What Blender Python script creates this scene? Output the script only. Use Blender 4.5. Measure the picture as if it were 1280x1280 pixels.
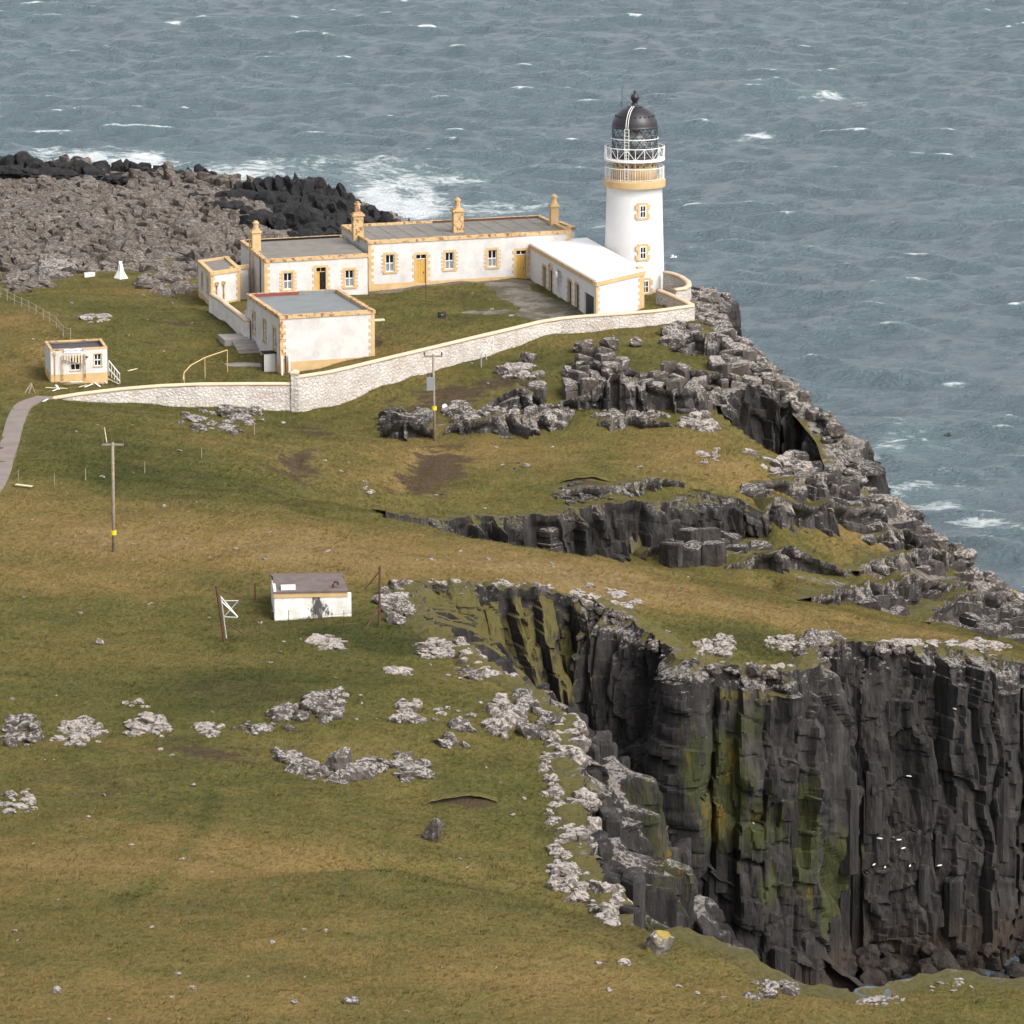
import bpy, bmesh, math, random
import numpy as np
from mathutils import Vector, Matrix

random.seed(7)
rng = np.random.default_rng(7)
R = math.radians
for o in list(bpy.data.objects):
    bpy.data.objects.remove(o)
scene = bpy.context.scene
COL = scene.collection

# ------------------------------------------------------------------ camera
F = 6300.0                      # focal length in photo pixels (1280 wide)
PITCH = R(-11.586)
CZ = 102.0
cd = bpy.data.cameras.new('camera')
cd.sensor_width = 36.0
cd.lens = F / 1280.0 * 36.0
cd.clip_start = 1.0
cd.clip_end = 20000.0
cam = bpy.data.objects.new('camera', cd)
cam.location = (0, 0, CZ)
cam.rotation_euler = (R(90) + PITCH, 0, 0)
COL.objects.link(cam)
scene.camera = cam

# ------------------------------------------------------------------ sky and sun
SUN_TO = Vector((0.62, -0.55, 0.80)).normalized()      # direction towards the sun
w = bpy.data.worlds.new('World'); scene.world = w; w.use_nodes = True
wn = w.node_tree; wn.nodes.clear()
sky = wn.nodes.new('ShaderNodeTexSky'); sky.sky_type = 'NISHITA'; sky.sun_disc = False
sky.sun_elevation = math.asin(SUN_TO.z)
sky.sun_rotation = math.atan2(SUN_TO.x, SUN_TO.y)
sky.air_density = 1.0; sky.dust_density = 4.0; sky.ozone_density = 1.0
hs = wn.nodes.new('ShaderNodeHueSaturation'); hs.inputs['Saturation'].default_value = 0.28
bg = wn.nodes.new('ShaderNodeBackground'); bg.inputs['Strength'].default_value = 0.15
wo = wn.nodes.new('ShaderNodeOutputWorld')
wn.links.new(sky.outputs[0], hs.inputs['Color']); wn.links.new(hs.outputs[0], bg.inputs[0]); wn.links.new(bg.outputs[0], wo.inputs[0])
sl = bpy.data.lights.new('sun', 'SUN'); sl.energy = 0.95; sl.angle = R(32); sl.color = (1.0, 0.95, 0.88)
so = bpy.data.objects.new('sun', sl); so.rotation_euler = SUN_TO.to_track_quat('Z', 'Y').to_euler(); so.location = (60, 150, 200)
COL.objects.link(so)
scene.view_settings.view_transform = 'Standard'
scene.view_settings.look = 'None'
scene.view_settings.gamma = 1.0
scene.view_settings.exposure = 1.0
scene.cycles.max_bounces = 4; scene.cycles.diffuse_bounces = 2; scene.cycles.glossy_bounces = 2

# ------------------------------------------------------------------ pixel helpers (a pixel is a direction)
def ray(u, v):
    c, s = math.cos(PITCH), math.sin(PITCH); a = 640.0 - v
    return np.array([u - 640.0, F * c - a * s, F * s + a * c])
def P(u, v, z):
    r = ray(u, v); t = (z - CZ) / r[2]
    return r * t + np.array([0, 0, CZ])
def PY(u, v, y):
    r = ray(u, v)
    return r * (y / r[1]) + np.array([0, 0, CZ])

# ------------------------------------------------------------------ noise
def _h(ix, iy, iz, seed):
    n = (ix.astype(np.int64) * 374761393 + iy.astype(np.int64) * 668265263 + iz.astype(np.int64) * 2147483647 + seed * 974711) & 0xFFFFFFFF
    n = ((n ^ (n >> 13)) * 1274126177) & 0xFFFFFFFF
    n = ((n ^ (n >> 16)) * 2246822519) & 0xFFFFFFFF
    return ((n ^ (n >> 15)) & 0xFFFFFF) / float(0xFFFFFF)
def vnoise(x, y, z=None, seed=0):
    x = np.asarray(x, float); y = np.asarray(y, float)
    z = np.zeros_like(x) if z is None else np.asarray(z, float)
    x, y, z = np.broadcast_arrays(x, y, z)
    ix, iy, iz = np.floor(x), np.floor(y), np.floor(z)
    fx, fy, fz = x - ix, y - iy, z - iz
    fx = fx * fx * (3 - 2 * fx); fy = fy * fy * (3 - 2 * fy); fz = fz * fz * (3 - 2 * fz)
    out = 0
    for dx in (0, 1):
        for dy in (0, 1):
            for dz in (0, 1):
                wgt = (fx if dx else 1 - fx) * (fy if dy else 1 - fy) * (fz if dz else 1 - fz)
                out = out + wgt * _h(ix + dx, iy + dy, iz + dz, seed)
    return out * 2 - 1
def fbm(x, y, z=None, octv=4, seed=0, gain=0.5):
    a, t, f = 1.0, 0, 1.0
    for i in range(octv):
        t = t + a * vnoise(np.asarray(x) * f, np.asarray(y) * f, None if z is None else np.asarray(z) * f, seed + i * 17)
        a *= gain; f *= 2.03
    return t
def smooth(a, b, x):
    t = np.clip((x - a) / (b - a), 0, 1); return t * t * (3 - 2 * t)
def in_poly(px, py, poly):
    ins = np.zeros(np.shape(px), bool)
    n = len(poly)
    for i in range(n):
        x1, y1 = poly[i][0], poly[i][1]; x2, y2 = poly[(i + 1) % n][0], poly[(i + 1) % n][1]
        if y1 == y2: continue
        c = ((y1 > py) != (y2 > py)) & (px < (x2 - x1) * (py - y1) / (y2 - y1) + x1)
        ins ^= c
    return ins
def poly_dist(px, py, line, closed=False):
    d = np.full(np.shape(px), 1e9); n = len(line)
    for i in range(n if closed else n - 1):
        x1, y1 = line[i][0], line[i][1]; x2, y2 = line[(i + 1) % n][0], line[(i + 1) % n][1]
        L = (x2 - x1) ** 2 + (y2 - y1) ** 2 + 1e-9
        t = np.clip(((px - x1) * (x2 - x1) + (py - y1) * (y2 - y1)) / L, 0, 1)
        d = np.minimum(d, np.hypot(px - x1 - t * (x2 - x1), py - y1 - t * (y2 - y1)))
    return d

# ------------------------------------------------------------------ materials
class NT:
    def __init__(s, name):
        s.m = bpy.data.materials.new(name); s.m.use_nodes = True
        s.t = s.m.node_tree; s.t.nodes.clear()
        s.out = s.n('ShaderNodeOutputMaterial'); s.b = s.n('ShaderNodeBsdfPrincipled')
        s.l(s.b.outputs[0], s.out.inputs[0])
        s.geo = s.n('ShaderNodeNewGeometry'); s.pos = s.geo.outputs['Position']
    def n(s, t): return s.t.nodes.new(t)
    def l(s, a, b): s.t.links.new(a, b)
    def setin(s, sock, v):
        if hasattr(v, 'links') or isinstance(v, bpy.types.NodeSocket): s.l(v, sock)
        else: sock.default_value = v
    def mapped(s, sc, rot=(0, 0, 0), src=None):
        m = s.n('ShaderNodeMapping'); m.inputs['Scale'].default_value = sc; m.inputs['Rotation'].default_value = rot
        s.l(src or s.pos, m.inputs[0]); return m.outputs[0]
    def noise(s, scale, detail=4, rough=0.55, vec=None, dist=0.0):
        t = s.n('ShaderNodeTexNoise'); t.inputs['Scale'].default_value = scale; t.inputs['Detail'].default_value = detail
        t.inputs['Roughness'].default_value = rough; t.inputs['Distortion'].default_value = dist
        s.l(vec or s.pos, t.inputs['Vector']); return t.outputs['Fac']
    def voro(s, scale, feature='F1', vec=None, out='Distance'):
        t = s.n('ShaderNodeTexVoronoi'); t.feature = feature; t.inputs['Scale'].default_value = scale
        s.l(vec or s.pos, t.inputs['Vector']); return t.outputs[out]
    def math(s, op, a, b=0.0, clamp=False):
        m = s.n('ShaderNodeMath'); m.operation = op; m.use_clamp = clamp
        s.setin(m.inputs[0], a); s.setin(m.inputs[1], b); return m.outputs[0]
    def step(s, x, a, b, to0=0.0, to1=1.0):
        m = s.n('ShaderNodeMapRange'); m.interpolation_type = 'SMOOTHSTEP'
        s.setin(m.inputs[0], x); m.inputs[1].default_value = a; m.inputs[2].default_value = b
        m.inputs[3].default_value = to0; m.inputs[4].default_value = to1; return m.outputs[0]
    def mix(s, f, a, b, blend='MIX'):
        m = s.n('ShaderNodeMix'); m.data_type = 'RGBA'; m.blend_type = blend
        s.setin(m.inputs[0], f)
        s.setin(m.inputs[6], a if not isinstance(a, tuple) else (*a, 1)); s.setin(m.inputs[7], b if not isinstance(b, tuple) else (*b, 1))
        return m.outputs[2]
    def ramp(s, f, stops):
        r = s.n('ShaderNodeValToRGB'); e = r.color_ramp.elements
        while len(e) < len(stops): e.new(0.5)
        for i, (p, c) in enumerate(stops): e[i].position = p; e[i].color = (*c, 1)
        s.l(f, r.inputs[0]); return r.outputs[0]
    def attr(s, name):
        a = s.n('ShaderNodeAttribute'); a.attribute_name = name; return a.outputs['Fac']
    def rand(s): return s.n('ShaderNodeObjectInfo').outputs['Random']
    def nz(s):
        x = s.n('ShaderNodeSeparateXYZ'); s.l(s.geo.outputs['Normal'], x.inputs[0]); return x.outputs[2]
    def pz(s):
        x = s.n('ShaderNodeSeparateXYZ'); s.l(s.pos, x.inputs[0]); return x.outputs[2]
    def bump(s, h, dist=0.1, strength=1.0):
        b = s.n('ShaderNodeBump'); b.inputs['Distance'].default_value = dist; b.inputs['Strength'].default_value = strength
        s.l(h, b.inputs['Height']); s.l(b.outputs[0], s.b.inputs['Normal'])
    def fin(s, col, rough=0.9, spec=0.3, metal=0.0):
        s.setin(s.b.inputs['Base Color'], col if not isinstance(col, tuple) else (*col, 1))
        s.setin(s.b.inputs['Roughness'], rough); s.setin(s.b.inputs['Specular IOR Level'], spec); s.b.inputs['Metallic'].default_value = metal
        return s.m

def plain(name, c, rough=0.7, var=0.15, scale=3.0, metal=0.0, spec=0.3, bump=0.0):
    n = NT(name); f = n.noise(scale, 5, 0.6)
    col = n.ramp(f, [(0.25, tuple(x * (1 - var) for x in c)), (0.75, tuple(min(1, x * (1 + var)) for x in c))])
    if bump: n.bump(n.noise(scale * 6, 4), bump)
    return n.fin(col, rough, spec, metal)

def rock_mat(name, dark, light, thr=0.62, lichen=(0.46, 0.43, 0.39), yellow=0.0, up=0.16, scale=1.0):
    n = NT(name)
    base = n.ramp(n.noise(0.9 * scale, 6, 0.65), [(0.3, dark), (0.7, light)])
    streak = n.noise(1.0, 5, 0.6, n.mapped((2.6 * scale, 2.6 * scale, 0.35)))
    base = n.mix(n.step(streak, 0.42, 0.7, 0, 0.6), base, tuple(x * 0.55 for x in dark))
    lf = n.noise(4.6 * scale, 9, 0.78)
    lf = n.math('ADD', lf, n.math('MULTIPLY', n.nz(), up))
    lf = n.math('ADD', lf, n.math('MULTIPLY', n.rand(), 0.05))
    mask = n.step(lf, thr, thr + 0.09)
    lc = n.mix(n.noise(6, 3), tuple(x * 0.75 for x in lichen), lichen)
    col = n.mix(mask, base, lc)
    if yellow:
        ym = n.step(n.math('ADD', n.noise(1.1, 4), n.math('MULTIPLY', n.nz(), 0.12)), 0.70 - yellow, 0.78 - yellow)
        col = n.mix(ym, col, (0.33, 0.23, 0.05))
    h = n.math('ADD', n.noise(3.0 * scale, 8, 0.7), n.math('MULTIPLY', n.voro(1.3 * scale, 'DISTANCE_TO_EDGE'), 0.5))
    n.bump(h, 0.22)
    return n.fin(col, 0.92, 0.2)

M = {}
M['rock'] = rock_mat('lichen_rock', (0.055, 0.047, 0.042), (0.135, 0.113, 0.098), 0.635, (0.42, 0.385, 0.35))
M['rockpale'] = rock_mat('pale_lichen_rock', (0.08, 0.068, 0.058), (0.2, 0.17, 0.148), 0.595, (0.43, 0.38, 0.34))
M['block'] = rock_mat('basalt_block', (0.022, 0.0195, 0.019), (0.080, 0.070, 0.064), 0.70, (0.33, 0.30, 0.27), up=0.21)
M['shore'] = rock_mat('foreshore_rock', (0.055, 0.045, 0.038), (0.155, 0.127, 0.105), 0.63, (0.3, 0.262, 0.225), up=0.13, scale=0.8)
M['wet'] = rock_mat('wet_black_rock', (0.012, 0.012, 0.013), (0.032, 0.03, 0.03), 0.85, (0.1, 0.09, 0.08), scale=0.6)
M['brownwet'] = rock_mat('brown_wet_rock', (0.02, 0.016, 0.014), (0.05, 0.041, 0.035), 0.85, (0.1, 0.09, 0.08), scale=0.6)
M['yellowrock'] = rock_mat('yellow_lichen_rock', (0.08, 0.07, 0.06), (0.2, 0.18, 0.15), 0.62, (0.45, 0.42, 0.37), yellow=0.13)

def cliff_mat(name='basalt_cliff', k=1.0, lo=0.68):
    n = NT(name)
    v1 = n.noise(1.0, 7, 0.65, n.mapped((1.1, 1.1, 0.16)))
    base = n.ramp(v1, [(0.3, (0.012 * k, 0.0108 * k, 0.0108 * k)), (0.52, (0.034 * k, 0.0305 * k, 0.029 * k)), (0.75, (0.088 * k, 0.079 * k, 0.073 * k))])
    alg = n.math('ADD', n.attr('algae'), n.math('MULTIPLY', n.math('SUBTRACT', n.noise(1.0, 6, 0.7, n.mapped((1.3, 1.3, 0.3))), 0.5), 1.7))
    am = n.step(alg, 0.36, 0.72, 0, 0.8)
    gc = n.mix(n.step(n.noise(1, 3, 0.6, n.mapped((0.6, 0.6, 0.25))), 0.56, 0.68), (0.052, 0.058, 0.016), (0.15, 0.105, 0.014))
    col = n.mix(am, base, gc)
    lf = n.math('ADD', n.noise(3.6, 9, 0.78), n.math('MULTIPLY', n.attr('pale'), 0.15))
    lf = n.math('ADD', lf, n.math('MULTIPLY', n.nz(), 0.12))
    col = n.mix(n.step(lf, lo, lo + 0.1, 0, 0.85), col, (0.31, 0.28, 0.25))
    gm = n.math('ADD', n.attr('turf'), n.math('MULTIPLY', n.math('SUBTRACT', n.noise(0.9, 6, 0.65), 0.5), 1.3))
    gm = n.math('MULTIPLY', n.step(gm, 0.4, 0.6), n.step(n.nz(), 0.12, 0.5))
    col = n.mix(gm, col, n.mix(n.noise(0.7, 4), (0.075, 0.068, 0.02), (0.125, 0.102, 0.033)))
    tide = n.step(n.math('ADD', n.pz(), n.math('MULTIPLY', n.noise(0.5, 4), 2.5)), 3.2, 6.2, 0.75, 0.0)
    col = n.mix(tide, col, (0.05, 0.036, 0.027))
    h = n.math('ADD', n.noise(1.0, 9, 0.72, n.mapped((2.2, 2.2, 0.8))), n.math('MULTIPLY', n.voro(0.9, 'DISTANCE_TO_EDGE', n.mapped((1.4, 1.4, 0.4))), 0.7))
    n.bump(h, 0.35)
    return n.fin(col, 0.88, 0.25)
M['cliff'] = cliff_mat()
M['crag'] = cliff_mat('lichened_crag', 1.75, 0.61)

def turf_col(n, inst=False):
    def at(name):
        a = n.n('ShaderNodeAttribute'); a.attribute_name = name
        if inst: a.attribute_type = 'INSTANCER'
        return a.outputs['Fac']
    big = n.noise(0.045, 5, 0.6); med = n.noise(0.35, 6, 0.65)
    fine = n.noise(1.0, 6, 0.75, n.mapped((3.2, 1.0, 3.0), (0, 0, 0.12)))
    g = n.math('ADD', n.math('MULTIPLY', big, 0.56), n.math('MULTIPLY', med, 0.44))
    g = n.math('ADD', g, n.math('MULTIPLY', fine, 0.42))
    g = n.math('ADD', g, n.math('MULTIPLY', at('dry'), 0.40))
    g = n.math('SUBTRACT', g, 0.15)
    if inst: g = n.math('ADD', g, n.math('MULTIPLY', n.rand(), 0.10))
    col = n.ramp(g, [(0.33, (0.046, 0.052, 0.014)), (0.46, (0.080, 0.078, 0.021)), (0.60, (0.124, 0.104, 0.032)), (0.76, (0.190, 0.131, 0.046)), (0.95, (0.225, 0.158, 0.07))])
    hb = n.step(n.math('ADD', n.noise(0.10, 6, 0.68), n.math('MULTIPLY', n.math('SUBTRACT', 0.0, at('dry')), 0.10)), 0.54, 0.70, 0, 0.45)
    col = n.mix(hb, col, n.mix(n.noise(2.0, 4), (0.042, 0.036, 0.015), (0.085, 0.062, 0.028)))
    return col, at
def ground_mat():
    n = NT('turf')
    col, _ = turf_col(n)
    # peat and bare earth
    pe = n.math('ADD', n.attr('peat'), n.math('MULTIPLY', n.math('SUBTRACT', n.noise(0.8, 7, 0.7, n.mapped((0.7, 1.2, 1))), 0.5), 1.5))
    pe = n.math('ADD', pe, n.math('MULTIPLY', n.math('SUBTRACT', n.noise(0.28, 4, 0.6), 0.5), 1.6))
    col = n.mix(n.step(pe, 0.42, 0.7, 0, 0.9), col, n.mix(n.noise(1.5, 5), (0.03, 0.021, 0.014), (0.095, 0.062, 0.04)))
    # rock breaking through
    rk = n.math('ADD', n.attr('rock'), n.math('MULTIPLY', n.math('SUBTRACT', n.noise(0.6, 8, 0.7), 0.5), 1.2))
    rcol = n.ramp(n.noise(1.6, 8, 0.72), [(0.32, (0.04, 0.034, 0.03)), (0.5, (0.13, 0.11, 0.095)), (0.64, (0.3, 0.27, 0.24))])
    col = n.mix(n.step(rk, 0.5, 0.6), col, rcol)
    # paved yard, path
    pv = n.math('ADD', n.attr('paved'), n.math('MULTIPLY', n.math('SUBTRACT', n.noise(0.5, 6, 0.7), 0.5), 0.8))
    pcol = n.mix(n.step(n.noise(0.35, 6, 0.7), 0.42, 0.62), (0.1, 0.088, 0.062), (0.2, 0.175, 0.15))
    col = n.mix(n.step(pv, 0.5, 0.62), col, pcol)
    h = n.math('ADD', n.math('MULTIPLY', n.noise(1.0, 6, 0.7, n.mapped((2.6, 1.3, 2.6))), 1.0), n.math('MULTIPLY', n.noise(0.5, 3), 0.8))
    n.bump(h, 0.3)
    return n.fin(col, 0.95, 0.12)
M['turf'] = ground_mat()
def blade_mat():
    n = NT('grass_blade')
    col, at = turf_col(n, True)
    col = n.mix(n.step(at('peat'), 0.25, 0.8, 0, 0.7), col, (0.075, 0.05, 0.024))
    n.b.inputs['Subsurface Weight'].default_value = 0.0
    mxn = n.n('ShaderNodeMix'); mxn.data_type = 'VECTOR'; mxn.inputs[0].default_value = 0.72; n.l(n.geo.outputs['Normal'], mxn.inputs[4]); mxn.inputs[5].default_value = (0, 0, 1)
    nm = n.n('ShaderNodeVectorMath'); nm.operation = 'NORMALIZE'; n.l(mxn.outputs[1], nm.inputs[0]); n.l(nm.outputs[0], n.b.inputs['Normal'])
    return n.fin(col, 0.9, 0.1)
M['blade'] = blade_mat()

def sea_mat():
    n = NT('sea_water')
    fo = n.attr('foam')
    st = n.noise(1.0, 8, 0.72, n.mapped((0.16, 0.34, 0.3), (0, 0, 0.22)), 0.6)
    fm = n.noise(1.0, 8, 0.75, n.mapped((0.55, 0.8, 0.6), (0, 0, 0.2)), 0.3)
    tex = n.math('ADD', n.math('MULTIPLY', st, 0.55), n.math('MULTIPLY', fm, 0.45))
    mask = n.step(n.math('ADD', n.math('MULTIPLY', fo, 0.42), tex), 0.685, 0.83, 0, 0.92)
    # thin drifting streaks of old foam
    sk = n.noise(1.0, 9, 0.75, n.mapped((0.05, 0.3, 0.3), (0, 0, 0.3)), 1.2)
    mask = n.math('MAXIMUM', mask, n.step(sk, 0.62, 0.78, 0, 0.30))
    aer = n.step(n.math('ADD', n.math('MULTIPLY', fo, 0.75), n.noise(0.05, 4)), 0.45, 1.05)
    wat = n.mix(aer, (0.115, 0.153, 0.175), (0.135, 0.2, 0.212))
    col = n.mix(mask, wat, (0.72, 0.75, 0.76))
    rg = n.step(mask, 0.0, 0.5, 0.2, 0.8)
    h = n.math('ADD', n.noise(1.0, 7, 0.68, n.mapped((0.55, 0.95, 0.8), (0, 0, 0.2))), n.math('MULTIPLY', n.noise(1.0, 5, 0.6, n.mapped((1.9, 3.0, 2), (0, 0, -0.25))), 0.75))
    n.bump(h, 1.1)
    n.b.inputs['IOR'].default_value = 1.33
    return n.fin(col, rg, 0.5)
M['sea'] = sea_mat()

def wash(name, white=(0.58, 0.555, 0.53), dirt=0.22, thr=0.565, rust=True):
    n = NT(name)
    col = n.ramp(n.noise(0.8, 6, 0.65), [(0.3, tuple(x * (1 - dirt) for x in white)), (0.6, white)])
    if rust:
        s1 = n.noise(1.0, 6, 0.7, n.mapped((1.7, 1.7, 0.22)))
        col = n.mix(n.step(s1, thr, thr + 0.14, 0, 0.35), col, (0.46, 0.36, 0.27))
    n.bump(n.noise(9, 4), 0.015)
    return n.fin(col, 0.85, 0.2)
M['white'] = wash('whitewash')
M['towerwhite'] = wash('tower_paint', (0.62, 0.61, 0.60), 0.05, 0.70)
M['roofwhite'] = plain('white_roof_felt', (0.78, 0.77, 0.755), 0.6, 0.03)
def ochre(name, flake):
    n = NT(name)
    col = n.ramp(n.noise(1.2, 5), [(0.3, (0.45, 0.305, 0.145)), (0.7, (0.55, 0.385, 0.205))])
    if flake:
        col = n.mix(n.step(n.noise(2.2, 8, 0.75), flake, flake + 0.05, 0, 0.9), col, (0.17, 0.06, 0.035))
    return n.fin(col, 0.75, 0.25)
M['ochre'] = ochre('ochre_paint', 0.70)
M['ochreflake'] = ochre('flaking_ochre_paint', 0.52)
M['ochreclean'] = ochre('fresh_ochre_paint', 0)
M['rust'] = plain('rusty_iron', (0.095, 0.045, 0.03), 0.9, 0.4, 5)
M['roofgrey'] = plain('roof_felt', (0.17, 0.155, 0.135), 0.8, 0.22, 0.9)
M['roofblue'] = plain('blue_grey_roof_felt', (0.17, 0.18, 0.18), 0.7, 0.15, 0.7)
M['slate'] = plain('worn_brown_roof', (0.125, 0.098, 0.09), 0.85, 0.3, 1.2)
M['glass'] = plain('window_glass', (0.012, 0.014, 0.017), 0.12, 0.1, spec=0.5)
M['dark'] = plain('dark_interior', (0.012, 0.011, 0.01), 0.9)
M['door'] = plain('yellow_door', (0.50, 0.30, 0.075), 0.6, 0.08)
M['black'] = plain('black_paint', (0.018, 0.017, 0.02), 0.4, 0.2, 1.5, spec=0.5)
M['dome'] = plain('dome_paint', (0.02, 0.0165, 0.02), 0.42, 0.25, 0.9, spec=0.5)
M['frame'] = plain('white_frame', (0.74, 0.73, 0.7), 0.6, 0.06)
M['steel'] = plain('galvanised_steel', (0.45, 0.45, 0.45), 0.45, 0.15, metal=0.6)
M['wood'] = plain('weathered_wood', (0.24, 0.2, 0.15), 0.9, 0.3, 4)
M['board'] = plain('pale_board', (0.55, 0.47, 0.33), 0.85, 0.25, 5)
M['concrete'] = plain('concrete', (0.27, 0.245, 0.22), 0.9, 0.2, 0.9, bump=0.02)
M['lens'] = plain('lens_glass', (0.35, 0.4, 0.4), 0.1, 0.2, spec=0.8)
M['blue'] = plain('blue_lettering', (0.03, 0.06, 0.33), 0.6)
M['yellow'] = plain('yellow_plate', (0.7, 0.5, 0.02), 0.6)
M['signwhite'] = plain('sign_white', (0.75, 0.75, 0.76), 0.5, 0.03)
M['transformer'] = plain('transformer_grey', (0.22, 0.23, 0.25), 0.6, 0.1)
M['redtank'] = plain('red_tank', (0.19, 0.05, 0.045), 0.7, 0.2)
def rubble():
    n = NT('whitewashed_rubble')
    v = n.voro(2.6, 'DISTANCE_TO_EDGE', n.mapped((1, 1, 1.25)))
    f = n.noise(2.8, 9, 0.75)
    col = n.ramp(n.noise(0.7, 6, 0.7), [(0.3, (0.37, 0.335, 0.30)), (0.62, (0.53, 0.495, 0.46))])
    col = n.mix(n.step(v, 0.0, 0.07, 0.55, 0), col, (0.24, 0.19, 0.145))
    col = n.mix(n.step(f, 0.54, 0.63, 0, 0.8), col, (0.23, 0.195, 0.165))
    col = n.mix(n.step(n.noise(0.6, 5), 0.56, 0.7, 0, 0.45), col, (0.36, 0.25, 0.16))
    n.bump(n.math('ADD', v, n.math('MULTIPLY', f, 0.4)), 0.12)
    return n.fin(col, 0.93, 0.15)
M['rubble'] = rubble()
M['rubblelight'] = wash('pale_rubble_wash', (0.66, 0.62, 0.57), 0.25, 0.58)
M['roofdark'] = plain('dark_sunken_roof', (0.06, 0.055, 0.06), 0.8, 0.3, 1.5)
M['pathconc'] = plain('worn_concrete_path', (0.19, 0.155, 0.135), 0.9, 0.2, 0.5, bump=0.02)
def hutwall():
    n = NT('stained_hut_wash')
    s1 = n.noise(1.0, 8, 0.75, n.mapped((1.6, 1.6, 0.7)))
    col = n.mix(n.step(n.noise(0.9, 5), 0.4, 0.6), (0.6, 0.57, 0.53), (0.75, 0.73, 0.7))
    m = n.math('ADD', s1, n.math('MULTIPLY', n.attr('stain'), 0.2))
    col = n.mix(n.step(m, 0.62, 0.70, 0, 0.92), col, (0.035, 0.033, 0.033))
    br = n.n('ShaderNodeTexBrick'); br.inputs['Scale'].default_value = 1.0
    n.bump(n.noise(6, 5), 0.03)
    return n.fin(col, 0.9, 0.15)
M['hutwall'] = hutwall()
def lantern_glass():
    n = NT('lantern_glass')
    tr = n.n('ShaderNodeBsdfTransparent'); tr.inputs[0].default_value = (0.95, 0.97, 0.97, 1)
    gl = n.n('ShaderNodeBsdfGlossy'); gl.inputs['Roughness'].default_value = 0.05
    mx = n.n('ShaderNodeMixShader'); fr = n.n('ShaderNodeFresnel'); fr.inputs[0].default_value = 1.45
    mx.inputs[0].default_value = 0.09; n.l(tr.outputs[0], mx.inputs[1]); n.l(gl.outputs[0], mx.inputs[2]); n.l(mx.outputs[0], n.out.inputs[0])
    return n.m
M['lglass'] = lantern_glass()

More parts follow.
